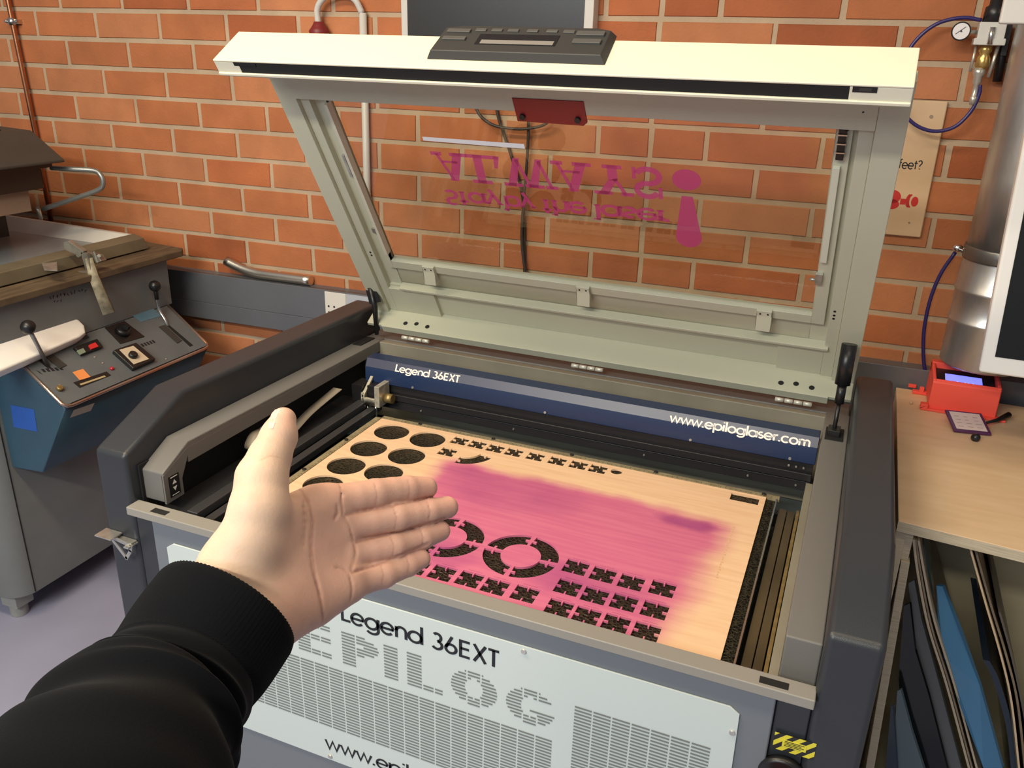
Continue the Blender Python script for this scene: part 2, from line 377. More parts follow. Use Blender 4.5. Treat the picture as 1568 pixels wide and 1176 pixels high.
cr = n.new('ShaderNodeValToRGB'); cr.color_ramp.elements[0].position = .04; cr.color_ramp.elements[0].color = (.065, .056, .030, 1); cr.color_ramp.elements[1].position = .14; cr.color_ramp.elements[1].color = (.008, .007, .004, 1)
nt.links.new(vo.outputs['Distance'], cr.inputs[0]); nt.links.new(cr.outputs[0], bs.inputs['Base Color'])
bp = n.new('ShaderNodeBump'); bp.inputs['Strength'].default_value = 1; bp.inputs['Distance'].default_value = .004; bp.invert = True
nt.links.new(vo.outputs['Distance'], bp.inputs['Height']); nt.links.new(bp.outputs[0], bs.inputs['Normal'])
b = B(W)
random.seed(3)
for i in range(60):                                   # torn bright foil edge
    y = -.552+i*.0091; b.add([(.906+random.random()*.008, y, -.003), (.914, y+.004, -.001+random.random()*.003), (.916, y+.009, -.004)], [(0, 1, 2)])
obj('foil_edge', b, steel, bed)
b = B(W); b.box(.9195, .9225, -.553, .0, -.03, .001); obj('bed_edge', b, steel, lc)
b = B(W); b.box(.929, .9445, -.553, -.012, -.04, -.012); b.box(.946, .960, -.553, -.012, -.04, -.014); parts('sooty_strip', b, brownp, lc, .001)
obj('brass_bar', B(W).box(.9625, .9685, -.553, -.02, -.03, -.004), brass, lc, .001)
ru = B(W); ru.box(-.016, .926, .001, .0135, -.006, .001); ru.box(-.016, -.001, -.553, .0135, -.006, .001)
rul = obj('ruler', ru, rulerm, lc)
tk = B(W)
for i in range(0, 90):
    l = .008 if i % 10 == 0 else (.006 if i % 5 == 0 else .004)
    tk.box(.002+i*.0102, .0028+i*.0102, .0015, .0015+l, .001, .0013)
for i in range(0, 53):
    l = .008 if i % 10 == 0 else .004
    tk.box(-.0015-l, -.0015, -.002-i*.0102, -.0012-i*.0102, .001, .0013)
obj('ruler_marks', tk, black_print, rul)
sc = B(W)
for x in (.10, .29, .48, .67, .895): sc.cyl((x, .008, .001), (x, .008, .0035), .0045, 12)
for y in (-.14, -.30, -.45): sc.cyl((-.009, y, .001), (-.009, y, .0035), .0045, 12)
parts('ruler_screw', sc, dark_metal, rul)
# side rails inside the left opening
b = B(W); b.box(-.105, -.080, -.54, .09, -.012, .006); b.box(-.072, -.052, -.54, .09, -.022, -.006); b.box(-.19, -.12, -.54, .12, -.03, -.018)
parts('side_rail', b, mat('rail_metal', (.10, .10, .105), .35, .6), lc, .002)
b = B(W); b.box(.970, .9835, -.543, .10, -.05, .0); obj('side_lining', b, chamber, lc)
# ribbon cable loop
pts = [W(-.135, .02, .045), W(-.150, -.08, .018), W(-.145, -.17, .0), W(-.14, -.26, .004), W(-.14, -.31, .025), W(-.14, -.29, .050), W(-.14, -.25, .048)]
pts = smooth(pts, 8); b = B()
n_ = len(pts); L_ = [p+np.array([-.012, 0, 0]) for p in pts]; R__ = [p+np.array([.012, 0, 0]) for p in pts]
b.add(L_+R__+[p+np.array([0, 0, .0015]) for p in L_+R__], [(i, i+1, n_+i+1, n_+i) for i in range(n_-1)]+[(2*n_+i, 3*n_+i, 3*n_+i+1, 2*n_+i+1) for i in range(n_-1)]+[(i, 2*n_+i, 2*n_+i+1, i+1) for i in range(n_-1)]+[(n_+i, n_+i+1, 3*n_+i+1, 3*n_+i) for i in range(n_-1)], True)
obj('ribbon_cable', b, mat('ribbon', (.34, .29, .22), .45), lc)
b = B(); b.tube([W(-.15, -.25, .028), W(-.135, -.25, .028)], .026, 24); obj('pulley', b, mat('pulley_grey', (.26, .255, .24), .4), lc)
# gantry
gy = [(.100, .044), (.100, .083), (.1105, .1035), (.150, .1035), (.150, .044)]
ga = obj('gantry_cover', B(W).prx(gy, -.105, .981), blue_cover, lc, .0015)
b = B(W); b.prism([(x, y-.0006, z+.0003) for x, y, z in ((-.103, .1003, .0835), (-.103, .1103, .1030), (-.103, .1115, .1030), (-.103, .1015, .0835))], [(x, y-.0006, z+.0003) for x, y, z in ((.980, .1003, .0835), (.980, .1103, .1030), (.980, .1115, .1030), (.980, .1015, .0835))])
obj('gantry_band', b, lilac_band, ga)
def gtf(x0, x1, base=.0845, h=.0175):
    def f(u, v):
        t = v*h/.0225; return W(x0+(x1-x0)*u, .0990+.0105*t*1.0, base+.020*t)
    return f
b = text(B(), 'Legend 36EXT', gtf(-.018, .158), .16); obj('gantry_lettering', b, white_print, ga)
b = text(B(), 'www.epiloglaser.com', gtf(.670, .966, .0835, .0200), .16); obj('gantry_lettering', b, white_print, ga)
b = B(W)
for x in (.03, .38, .72, .93): b.cyl((x, .102, .049), (x, .0985, .049), .003, 10)
parts('gantry_screw', b, steel_w, ga)
b = B(W); b.box(-.105, .978, .108, .145, .022, .044); b.box(-.105, .978, .102, .145, .002, .019); b.box(-.105, .978, .106, .145, -.022, -.001); b.box(-.105, .978, .112, .140, -.022, .044)
gr = obj('gantry_rail', b, dark_metal, lc, .0012)
b = B(W)
for x in (.05, .30, .62, .85, .95): b.cyl((x, .106, -.012), (x, .1035, -.012), .0022, 8)
for x in (.93, .945, .96): b.cyl((x, .102, .033), (x, .0985, .033), .0022, 8)
parts('rail_screw', b, steel_w, gr)
# laser head
hx = -.062
b = B(W); b.box(hx-.030, hx+.020, .055, .095, .0, .006); b.box(hx-.030, hx+.020, .055, .062, .0, .018); b.box(hx+.012, hx+.026, .050, .100, .0, .055)
b.box(hx-.030, hx-.022, .055, .100, .0, .030); b.prx([(.055, .018), (.100, .052), (.100, .060), (.055, .026)], hx-.028, hx-.02)
hd = obj('laser_head', b, mat('head_metal', (.75, .70, .56), .30, .5, noise=.3, nscale=60), lc, .001)
b = B(W); b.cyl((hx+.026, .078, .018), (hx+.048, .078, .018), .012); obj('head_knob', b, brass, hd)
b = B(W); b.box(hx-.020, hx+.012, .070, .098, .006, .045); b.box(hx-.060, hx-.030, .062, .110, -.005, .045); obj('head_housing', b, black_pl, hd)
b = B(); b.tube([W(hx+.008, .062, .0), W(hx+.008, .062, -.030)], .0035, 12); b.tube([W(hx+.008, .062, -.030), W(hx+.008, .062, -.036)], .005, 12); b.tube([W(hx-.015, .06, 0), W(hx-.010, .055, -.022)], .001, 8)
obj('nozzle', b, steel, hd)
# front vented panel
YF = -.5815
out = [(-.105, -.043), (.927, -.041), (.9415, -.051), (.945, -.425), (.930, -.438), (-.105, -.438), (-.122, -.425), (-.122, -.055)]
b = B(W); b.prism([(x, YF+.001, z) for x, z in out], [(x, YF-.002, z) for x, z in out]); vp = obj('vent_panel', b, white_panel, lc, .0006)
YV = YF-.0026
vb = B(W)
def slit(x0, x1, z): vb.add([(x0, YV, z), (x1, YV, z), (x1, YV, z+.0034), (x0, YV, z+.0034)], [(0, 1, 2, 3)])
pit = .0066
for k in range(-12, 14):                                 # low columns under the lettering
    x = .2605+k*.0309
    if x < -.10 or x+.028 > .690: continue
    z = -.2155
    while z > -.357: slit(x, x+.0283, z); z -= pit
for k in range(7):
    x = .6945+k*.0309; z = -.1295
    while z > -.357: slit(x, x+.0283, z); z -= pit
def inside(x, z):                                        # z measured 0..1 from the foot of the letters
    E = .166; P = .2605; I = .346; Lx = .392; O = .518; Gx = .619
    if E <= x < E+.026: return True
    if E+.029 <= x < E+.070 and not (E+.047 < x < E+.050): return z > .80 or .40 < z < .60 or z < .20
    if P <= x < P+.027: return True
    if P+.030 <= x < P+.075 and z > .38:
        r = math.hypot((x-P-.032)/.043, (z-.69)/.31); return .30 < r < 1
    if I <= x < I+.027: return True
    if Lx <= x < Lx+.028: return True
    if Lx+.031 <= x < Lx+.068 and not (Lx+.050 < x < Lx+.053): return z < .20
    for cx in (O, Gx):
        r = math.hypot((x-cx)/.0425, (z-.5)/.52); ri = math.hypot((x-cx)/.0165, (z-.5)/.30)
        if r < 1 and ri > 1 and not (abs(abs(x-cx)-.013) < .0016 and abs(z-.5) > .25):
            if cx == Gx and x > cx and .47 < z < .70: return False
            return True
    if Gx <= x < Gx+.0425 and .38 < z < .47: return True
    return False
z = -.1265
while z > -.195:
    zz = (z+.193)/.068; x = .16; st_ = None
    while x < .67:
        i_ = inside(x, zz)
        if i_ and st_ is None: st_ = x
        if not i_ and st_ is not None: slit(st_, x, z); st_ = None
        x += .0008
    z -= pit
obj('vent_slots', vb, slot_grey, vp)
def ftf(x0, x1, base, h): return lambda u, v: (x0+(x1-x0)*u, YV, base+ZB+v*h)
obj('model_lettering', text(B(), 'Legend 36EXT', ftf(.263, .5635, -.099, .0345), .15), black_print, vp)
obj('address_lettering', text(B(), 'www.epiloglaser.com', ftf(.209, .640, -.4105, .0315), .14), black_print, vp)
b = B(W)
for x, z in ((.605, -.050), (.935, -.085), (.05, -.050), (-.112, -.09), (.219, -.428), (.70, -.428)): b.cyl((x, YF, z), (x, YF-.005, z), .0042, 12)
parts('panel_screw', b, steel_w, vp)
# warning sticker, emergency stop, bracket
b = B(W); b.add([(.993, -.5757, -.068), (1.050, -.5757, -.068), (1.050, -.5757, -.098), (.993, -.5757, -.098)], [(0, 1, 2, 3)])
stk = mat('hazard_sticker', (.72, .62, .06), .5)
nt = stk.node_tree; n = nt.nodes; bs = n['Principled BSDF']; tc = n.new('ShaderNodeTexCoord'); wv = n.new('ShaderNodeTexWave'); wv.bands_direction = 'DIAGONAL'; wv.inputs['Scale'].default_value = 34; wv.wave_profile = 'TRI'
mpp = n.new('ShaderNodeMapping'); mpp.inputs['Scale'].default_value = (-1, 0, 1)
cr = n.new('ShaderNodeValToRGB'); cr.color_ramp.interpolation = 'CONSTANT'; cr.color_ramp.elements[0].color = (.02, .02, .02, 1); cr.color_ramp.elements[1].position = .5; cr.color_ramp.elements[1].color = (.75, .66, .05, 1)
nt.links.new(tc.outputs['Object'], mpp.inputs[0]); nt.links.new(mpp.outputs[0], wv.inputs['Vector']); nt.links.new(wv.outputs[0], cr.inputs[0]); nt.links.new(cr.outputs[0], bs.inputs['Base Color'])
ws = obj('warning_sticker', b, stk, lc)
obj('warning_plate', B(W).box(1.005, 1.038, -.5762, -.5758, -.089, -.077), mat('sticker_yellow', (.75, .66, .05), .5), ws)
wl = B(W)
for i in range(4): wl.box(1.008, 1.035-.004*(i % 2), -.5765, -.5762, -.0795-i*.0026, -.0785-i*.0026)
obj('sticker_print', wl, black_print, ws)
b = B(W); b.lathe([(.034, 0), (.034, .008), (.030, .012)], (1.012, -.575, -.140), (0, -1, 0), 32); es = obj('emergency_stop', b, black_pl, lc)
b = B(W); b.lathe([(.010, .010), (.010, .026), (.019, .028), (.020, .038), (.015, .042)], (1.012, -.575, -.140), (0, -1, 0), 32); obj('stop_button', b, mat('stop_red', (.45, .02, .015), .35), es)
bx = B(W)                                                # hanging zinc bracket on the left leg
bx.box(-.281, -.240, -.605, -.576, -.060, -.0575); bx.box(-.250, -.205, -.590, -.576, -.068, -.0655)
fr = [((-.256, -.062), (-.205, -.070)), ((-.205, -.070), (-.208, -.082)), ((-.208, -.082), (-.222, -.102)), ((-.222, -.102), (-.256, -.062))]
for (xa, za), (xb, zb) in fr:
    d = np.array([xb-xa, zb-za]); d /= np.linalg.norm(d); nn = np.array([-d[1], d[0]])*.0035; d = d*.002
    P_ = [(xa-d[0]+nn[0], za-d[1]+nn[1]), (xb+d[0]+nn[0], zb+d[1]+nn[1]), (xb+d[0]-nn[0], zb+d[1]-nn[1]), (xa-d[0]-nn[0], za-d[1]-nn[1])]
    bx.prism([(x, -.592, z) for x, z in P_], [(x, -.5895, z) for x, z in P_])
bx.box(-.215, -.203, -.600, -.5755, -.072, -.069)
obj('bracket', bx, steel_w, lc)
# ---------------------------------------------------------------- lid
LA = math.radians(58)
def lid(x, u, v): return np.array([x, .27-u*math.cos(LA)+v*math.sin(LA), .10+ZB+u*math.sin(LA)+v*math.cos(LA)])
LX0, LX1 = -.187, 1.030
b = B(lid)
OX0, OX1, OU0, OU1 = -.082, .924, .234, .706
b.box(LX0, OX0, .045, .75, .076, .086); b.box(OX1, LX1, .045, .75, .076, .086); b.box(OX0, OX1, .045, OU0, .076, .086); b.box(OX0, OX1, OU1, .75, .076, .086)
b.box(LX0, -.142, .045, .80, .050, .080); b.box(.983, LX1, .045, .80, .050, .080)       # hollow side rails
b.box(LX0, LX1, .040, .050, .004, .084)                                                   # rear wall
b.box(-.142, -.119, .05, .74, .060, .078); b.box(.958, .983, .05, .74, .060, .078)
b.box(-.142, .983, .708, .760, .048, .080)
li = obj('lid_frame', b, lid_shade_paint, lc, .0015)
b = B(lid); b.box(-.096, OX0, OU0-.024, OU1+.012, .066, .076); b.box(OX1, .950, OU0-.024, OU1+.012, .066, .076); b.box(OX0, OX1, OU0-.024, OU0, .066, .076); b.box(OX0, OX1, OU1, OU1+.012, .066, .076)
obj('glass_rim', b, lid_shade_paint, li, .001)
b = B(lid); b.box(-.080, .966, .143, .150, .052, .076); b.box(-.119, .958, .0505, .143, .070, .077); b.box(-.119, .012, .050, .136, .060, .071); b.box(.862, .958, .050, .136, .062, .071); b.box(-.142, .983, .028, .050, .0, .006)
obj('rear_channel', b, lid_shade_paint, li, .001)
b = B(lid)
for xs in ((-.078, -.047, -.013), (.880, .912, .946)):
    for i, x in enumerate(xs): b.cyl((x, .0502, .021+.004*(i == 1)), (x, .0506, .021+.004*(i == 1)), .0062, 16)
parts('round_hole', b, black_mt, li)
b = B(lid)
for x in (.0245, .4235, .8285): b.box(x-.016, x+.016, OU0-.014, OU0+.002, .058, .068); b.prism([(x-.016, OU0-.014, .058), (x-.016, OU0-.014, .066), (x-.016, OU0-.052, .066), (x-.016, OU0-.048, .046)], [(x+.016, OU0-.014, .058), (x+.016, OU0-.014, .066), (x+.016, OU0-.052, .066), (x+.016, OU0-.048, .046)])
parts('glass_clip', b, lid_shade_paint, li, .001)
b = B(lid)
for x in (.0245, .4235, .8285):
    for d in (-.008, .008): b.cyl((x+d, OU0-.006, .0583), (x+d, OU0-.006, .0572), .0022, 8)
parts('clip_screw', b, black_mt, li)
# glass
gm = bpy.data.materials.new('lid_glass'); gm.use_nodes = True; nt = gm.node_tree; n = nt.nodes; n.remove(n['Principled BSDF'])
tr = n.new('ShaderNodeBsdfTransparent'); tr.inputs[0].default_value = (.93, .93, .90, 1); gl = n.new('ShaderNodeBsdfGlossy'); gl.inputs['Roughness'].default_value = .01; gl.inputs[0].default_value = (1, 1, 1, 1)
fr_ = n.new('ShaderNodeFresnel'); fr_.inputs[0].default_value = 1.5; ms = n.new('ShaderNodeMixShader')
gb_ = n.new('ShaderNodeNewGeometry'); inv = n.new('ShaderNodeMath'); inv.operation = 'SUBTRACT'; inv.inputs[0].default_value = 1; nt.links.new(gb_.outputs['Backfacing'], inv.inputs[1]); mu_ = n.new('ShaderNodeMath'); mu_.operation = 'MULTIPLY'; nt.links.new(inv.outputs[0], mu_.inputs[0]); nt.links.new(fr_.outputs[0], mu_.inputs[1]); nt.links.new(mu_.outputs[0], ms.inputs[0]); nt.links.new(tr.outputs[0], ms.inputs[1]); nt.links.new(gl.outputs[0], ms.inputs[2]); nt.links.new(ms.outputs[0], n['Material Output'].inputs[0])
b = B(lid); b.box(OX0-.006, OX1+.006, OU0-.006, OU1+.006, .0760, .0795); gls = obj('glass_pane', b, gm, li)
b = B(lid); b.box(OX0-.003, OX0+.004, .26, .69, .0590, .0755); obj('edge_strip', b, mat('edge_strip_metal', (.62, .60, .48), .5), li)
magenta = mat('magenta_vinyl', (.52, .05, .19), .5, alpha=.86)
VD = .0752
def T(x, u): return lid(x, u, VD)
b = B()
def poly(b, pts): b.add([T(x, u) for x, u in pts], [tuple(range(len(pts)))])
BU, CU = .577, .503                                        # baseline / cap line of ALWAYS (upside down on the open lid)
H_ = BU-CU
def Y(t): return BU-H_*t
def bar(b, x0, y0, x1, y1, w_): stroke(b, [(x0, y0), (x1, y1)], w_, lambda x, y: T(x, Y(y/H_)))
def slabA(x0, x1):
    c = (x0+x1)/2-.002
    bar(b, x0+.014, .004, c, H_, .0075); poly(b, [(c-.010, Y(1)), (c+.010, Y(1)), (x1-.010, Y(0)), (x1-.032, Y(0))])
    bar(b, x0+.022, .024, x1-.026, .024, .006); bar(b, x0, .004, x0+.026, .004, .009); bar(b, x1-.040, .004, x1, .004, .009)
slabA(.123, .207); slabA(.392, .478)
x0 = .205; poly(b, [(x0+.014, Y(1)), (x0+.034, Y(1)), (x0+.036, Y(0)), (x0+.016, Y(0))]); bar(b, x0+.002, H_-.004, x0+.048, H_-.004, .009); bar(b, x0, .004, x0+.072, .004, .009); poly(b, [(x0+.060, Y(.42)), (x0+.068, Y(.42)), (x0+.076, Y(0)), (x0+.064, Y(0))])
x0 = .280
for sx in (.0, .048):
    poly(b, [(x0+.008+sx, Y(1)), (x0+.028+sx, Y(1)), (x0+.046+sx, Y(0)), (x0+.032+sx, Y(0))]); bar(b, x0+sx, H_-.004, x0+.042+sx, H_-.004, .009)
    bar(b, x0+.038+sx, .004, x0+.060+sx, H_, .0075)
bar(b, x0+.094, H_-.004, x0+.120, H_-.004, .009)
x0 = .478; bar(b, x0+.022, .004, x0+.062, .004, .009); poly(b, [(x0+.032, Y(0)), (x0+.052, Y(0)), (x0+.052, Y(.5)), (x0+.032, Y(.5))]); poly(b, [(x0+.032, Y(.5)), (x0+.052, Y(.42)), (x0+.030, Y(1)), (x0+.008, Y(1))]); bar(b, x0+.046, H_*.45, x0+.068, H_, .008); bar(b, x0, H_-.004, x0+.038, H_-.004, .009); bar(b, x0+.056, H_-.004, x0+.082, H_-.004, .009)
x0 = .560; stroke(b, [(x0+.029+.021*math.cos(a), .054+.0165*math.sin(a)) for a in np.radians(np.linspace(20, 270, 16))]+[(x0+.031+.023*math.cos(a), .0205+.0175*math.sin(a)) for a in np.radians(np.linspace(90, -160, 16))], .0125, lambda x, y: T(x, Y(y/H_)))
bar(b, x0+.055, .046, x0+.055, H_, .008); bar(b, x0+.004, .0, x0+.004, .028, .008)
for s_, xa, xb in (('Stay', .126, .262), ('by', .270, .338), ('the', .355, .457), ('laser.', .474, .632)):
    text(b, s_[:5], lambda u, v, xa=xa, xb=xb: T(xa+(xb-xa)*u, .474-.041*v), .165, slab=True)
poly(b, [(.667+.028*math.cos(a), .556+.025*math.sin(a)) for a in np.linspace(0, 2*math.pi, 32, endpoint=False)])
poly(b, [(.656, .516), (.678, .516), (.6945, .410)]+[(.668+.0265*math.cos(a), .408+.026*math.sin(a)) for a in np.linspace(0, -math.pi, 16)]+[(.6415, .410)])
dm = B(); dm.v = b.v; dm.f = b.f; dm.sm = b.sm
obj('vinyl_lettering', dm, magenta, gls)
b = B(); b.add([T(.116, .604), (T(.344, .6015)), T(.344, .613), T(.116, .6135)], [(0, 1, 2, 3)]); obj('painted_reflection', b, mat('reflection_white', (.78, .80, .84), .5), gls)  # reflection in the lid glass, painted as a flat white strip
# red bracket, connector block, side strip
b = B(lid); b.prism([(.353, .738, .046), (.492, .738, .046), (.494, .693, .046), (.486, .686, .046), (.355, .688, .046)], [(.353, .738, .050), (.492, .738, .050), (.494, .693, .050), (.486, .686, .050), (.355, .688, .050)])
rbk = obj('red_bracket', b, red_pl, li, .0008)
b = B(lid)
for x in (.368, .477): b.cyl((x, .700, .046), (x, .700, .041), .0058, 16)
parts('bolt', b, black_pl, rbk)
b = B(lid)
for i in range(4): b.box(.928, .941, .640+i*.018, .654+i*.018, .056, .066)
cb_ = obj('connector_block', b, black_pl, li, .001)
b = B(lid)
for i in range(4): b.box(.927, .942, .6545+i*.018, .6570+i*.018, .055, .060)
parts('metal_contact', b, steel, cb_)
b = B(lid); b.box(.926, .938, .395, .622, .058, .066); obj('side_cover', b, mat('pale_plastic', (.66, .67, .54), .45), li, .001)
b = B(lid); b.box(.921, .934, .335, .362, .058, .067); b.cyl((.910, .340, .066), (.924, .340, .066), .003, 8); b.box(-.096, -.086, .33, .345, .060, .066); b.box(-.094, -.088, .50, .56, .060, .066)
parts('catch', b, steel_w, li)
b = B(); b.tube(smooth([lid(.94, .70, .058), lid(.948, .725, .055), lid(.962, .745, .050)], 4), .003, 8); obj('lid_wire', b, black_pl, li)
b = B(lid)
for x, u in ((-.128, .262), (-.128, .252), (.967, .262), (.967, .25), (.967, .24)): b.cyl((x, u, .0595), (x, u, .0600), .003, 8)
parts('small_hole', b, black_mt, li)
# front beam
b = B(lid)
X0b, X1b = -.195, 1.024
b.prism([(X0b, u, v) for u, v in ((.866, -.062), (.866, .034), (.845, .062), (.745, .088), (.745, .080), (.842, .054), (.862, .030), (.862, -.062))], [(X1b, u, v) for u, v in ((.866, -.062), (.866, .034), (.845, .062), (.745, .088), (.745, .080), (.842, .054), (.862, .030), (.862, -.062))])
b.box(X0b, X1b, .8335, .8395, -.0635, -.054)
b.box(X0b, X0b+.055, .8336, .862, -.0610, .040); b.box(.940, X1b, .8336, .862, -.0610, .040)
bm_ = obj('lid_front_beam', b, cream_lit_paint, li, .0015)
b = B(lid); b.box(X0b+.05, .9405, .8395, .8622, -.0600, -.040); b.box(-.150, -.10, .8545, .8622, -.0616, -.05); obj('dark_channel', b, black_mt, bm_)
b = B(lid); b.box(X0b+.004, X1b-.004, .828, .8335, -.056, .052); b.box(X0b+.004, X1b-.004, .755, .834, .046, .052); obj('beam_lining', b, lid_shade_paint, bm_)
b = B(lid); b.box(.944, .977, .8535, .8625, -.0622, -.060); sm_ = obj('latch_magnet', b, black_pl, bm_)
obj('magnet_face', B(lid).box(.953, .970, .8555, .8605, -.0626, -.0621), char_pl, sm_)
# control panel on the beam front
def pn(x, v, u): return lid(x, .866+u, v)
b = B(pn); q0 = [(.250, -.037), (.570, -.037), (.567, .046), (.535, .054), (.290, .054), (.252, .046)]; q1 = [(.258, -.030), (.562, -.030), (.559, .040), (.533, .046), (.292, .046), (.260, .040)]
cxp = .405
b.prism([(x, v, 0) for x, v in q0], [(x, v, .014) for x, v in q1])
cp = obj('control_panel', b, char_pl, lc, .0015)
b = B(pn); b.box(.333, .478, -.010, .021, .0120, .0147); dsp = obj('display', b, black_pl, cp)
obj('display_glass', B(pn).box(.342, .473, -.008, .003, .0147, .0150), mat('lcd_grey', (.26, .24, .22), .3), dsp)
b = B(pn)
for y in (.028, .005):
    b.box(.268, .312, y-.006, y+.004, .013, .0175); b.box(.505, .553, y-.008, y+.004, .013, .0180)
for x in (.33, .36, .39, .425, .46, .49): b.box(x-.010, x+.010, .028, .036, .013, .0165)
parts('button', b, mat('button_grey', (.095, .092, .085), .45), cp, .001)
# hinges
b = B(lid)
for x0, x1 in ((-.088, -.006), (.387, .469), (.872, .953)):
    for k in range(4): b.tube([(x0+k*(x1-x0)/4+.001, .0185, -.002), (x0+(k+1)*(x1-x0)/4-.001, .0185, -.002)], .0052, 12)
parts('hinge', b, mat('hinge_zinc', (.80, .77, .66), .45, .35), lc)
obj('rear_gap_cover', B(W).box(-.15, .98, .268, .272, .06, .094), black_mt, lc)
# struts
b = B(); P0 = W(1.006, .150, .103); P1 = W(1.006, .163, .165); P2 = W(1.006, .170, .205); P3 = W(1.010, .215, .262)
b.tube([W(1.006, .150, .095), P1], .0045, 12); st = obj('gas_strut', b, black_pl, lc)
b = B(); b.tube([P1, P2], .0095, 16); b.tube([P2, W(1.006, .182, .290)], .0155, 16); obj('strut_cylinder', b, black_pl, st)
b = B(); bb = W(1.006, .150, .096); b.box(bb[0]-.012, bb[0]+.012, bb[1]-.016, bb[1]+.016, bb[2], bb[2]+.018); obj('strut_mount', b, black_pl, st, .001)
b = B(); b.tube([ony(577, 512, .245), ony(574, 470, .245), ony(567, 440, .245)], [.0055, .0075, .0075], 12); st = obj('gas_strut', b, black_pl, lc)
b = B(); b.prism([ony(x, y, .245) for x, y in ((556, 430), (571, 433), (584, 462), (566, 466))], [ony(x, y, .258) for x, y in ((556, 430), (571, 433), (584, 462), (566, 466))]); obj('strut_boot', b, black_pl, st)
# ================================================================ PLYWOOD SHEET
def circ(cx, cy, r, n=40): return [(cx+r*math.cos(2*math.pi*i/n), cy+r*math.sin(2*math.pi*i/n)) for i in range(n)]
holes = [circ(x, y, .0410) for x, y in ((.060, -.056), (.1535, -.0555), (.057, -.152), (.1515, -.149), (.0585, -.2445), (.147, -.239), (.062, -.336), (.152, -.332), (.065, -.43), (.155, -.425))]
def notched(cx, cy, s=.0205, k=.0012, d=.0080):
    P = []
    for q in range(4):
        a = q*math.pi/2; ca, sa = math.cos(a), math.sin(a)
        for x, y in ((s, -s), (s, -k), (s-d, -k), (s-d, k), (s, k)): P.append((cx+x*ca-y*sa, cy+x*sa+y*ca))
    return P
def dash(cx, cy, l=.013): return [(cx-l, cy+.0262), (cx+l, cy+.0262), (cx+l, cy+.0276), (cx-l, cy+.0276)]
sq = [(.224, -.030), (.268, -.030), (.313, -.031), (.358, -.031), (.409, -.030), (.460, -.029), (.508, -.027), (.552, -.027), (.224, -.093)]
for i, (x, y) in enumerate(sq): holes.append(notched(x, y, .0185)); holes.append([(xx, 2*(y)-yy) for xx, yy in dash(x, y-.0015, .011)][::-1])
for x, y in ((.627, -.399), (.677, -.401), (.727, -.402), (.780, -.398), (.634, -.461), (.682, -.464), (.731, -.462), (.782, -.461), (.639, -.520), (.686, -.521), (.734, -.520), (.783, -.520), (.424, -.512), (.474, -.509), (.522, -.510), (.575, -.508), (.374, -.514), (.324, -.516)):
    holes.append(notched(x, y)); holes.append(dash(x, y-.002))
def qring(cx, cy, a0, a1, ro=.068, ri=.036):
    o_ = [(cx+ro*math.cos(math.radians(a)), cy+ro*math.sin(math.radians(a))) for a in np.linspace(a0, a1, 20)]
    mid = (ro+ri)/2
    def tabp(a, s_):
        c, s2 = math.cos(math.radians(a)), math.sin(math.radians(a)); t = (-s2*s_, c*s_)
        return [(cx+(mid+.002)*c, cy+(mid+.002)*s2), (cx+(mid+.002)*c+t[0]*.007, cy+(mid+.002)*s2+t[1]*.007), (cx+(mid-.002)*c+t[0]*.007, cy+(mid-.002)*s2+t[1]*.007), (cx+(mid-.002)*c, cy+(mid-.002)*s2)]
    i_ = [(cx+ri*math.cos(math.radians(a)), cy+ri*math.sin(math.radians(a))) for a in np.linspace(a1, a0, 16)]
    return o_+tabp(a1, -1)+i_+tabp(a0, 1)[::-1]
for cx, cy in ((.526, -.406), (.380, -.405)):
    for q in range(4): holes.append(qring(cx, cy, q*90+4, q*90+86))
holes.append(qring(.258, -.066, -88, -8))
holes.append(circ(.5915, -.0225, .0125, 20)); holes.append([(.833, -.010), (.833, -.040), (.889, -.040), (.889, -.009)])
outl = [(0, -.5545), (.9005, -.5545), (.9005, 0), (0, 0)]
vs, fs = fill2d([outl]+holes, .004)
b = B(); b.add([(x, y, z+ZB-.002) for x, y, z in vs], fs)
plm = bpy.data.materials.new('stained_plywood'); plm.use_nodes = True; nt = plm.node_tree; n = nt.nodes; bs = n['Principled BSDF']; bs.inputs['Roughness'].default_value = .5
geo = n.new('ShaderNodeNewGeometry'); nz = n.new('ShaderNodeTexNoise'); nz.inputs['Scale'].default_value = 6; nz.inputs['Detail'].default_value = 4
nt.links.new(geo.outputs['Position'], nz.inputs['Vector'])
vm = n.new('ShaderNodeVectorMath'); vm.operation = 'MULTIPLY_ADD'; vm.inputs[1].default_value = (.10, .10, 0); nt.links.new(nz.outputs['Color'], vm.inputs[0]); nt.links.new(geo.outputs['Position'], vm.inputs[2])
sp = n.new('ShaderNodeSeparateXYZ'); nt.links.new(vm.outputs[0], sp.inputs[0])
def mrng(src, a, c, lo=0, hi=1):
    m_ = n.new('ShaderNodeMapRange'); m_.interpolation_type = 'SMOOTHSTEP'; m_.inputs[1].default_value = a; m_.inputs[2].default_value = c; m_.inputs[3].default_value = lo; m_.inputs[4].default_value = hi
    nt.links.new(src, m_.inputs[0]); return m_.outputs[0]
def mul(a_, b_, op='MULTIPLY'):
    m_ = n.new('ShaderNodeMath'); m_.operation = op
    for i, s_ in enumerate((a_, b_)):
        if isinstance(s_, (int, float)): m_.inputs[i].default_value = s_
        else: nt.links.new(s_, m_.inputs[i])
    return m_.outputs[0]
def blob(cx, cy, rx, ry, soft=.5):
    ax = mul(mul(sp.outputs[0], -(cx+.05), 'ADD'), 1/rx); ay = mul(mul(sp.outputs[1], -(cy+.05), 'ADD'), 1/ry)
    d_ = mul(mul(ax, ax), mul(ay, ay), 'ADD'); return mrng(d_, 1+soft, 1-soft, 0, 1)
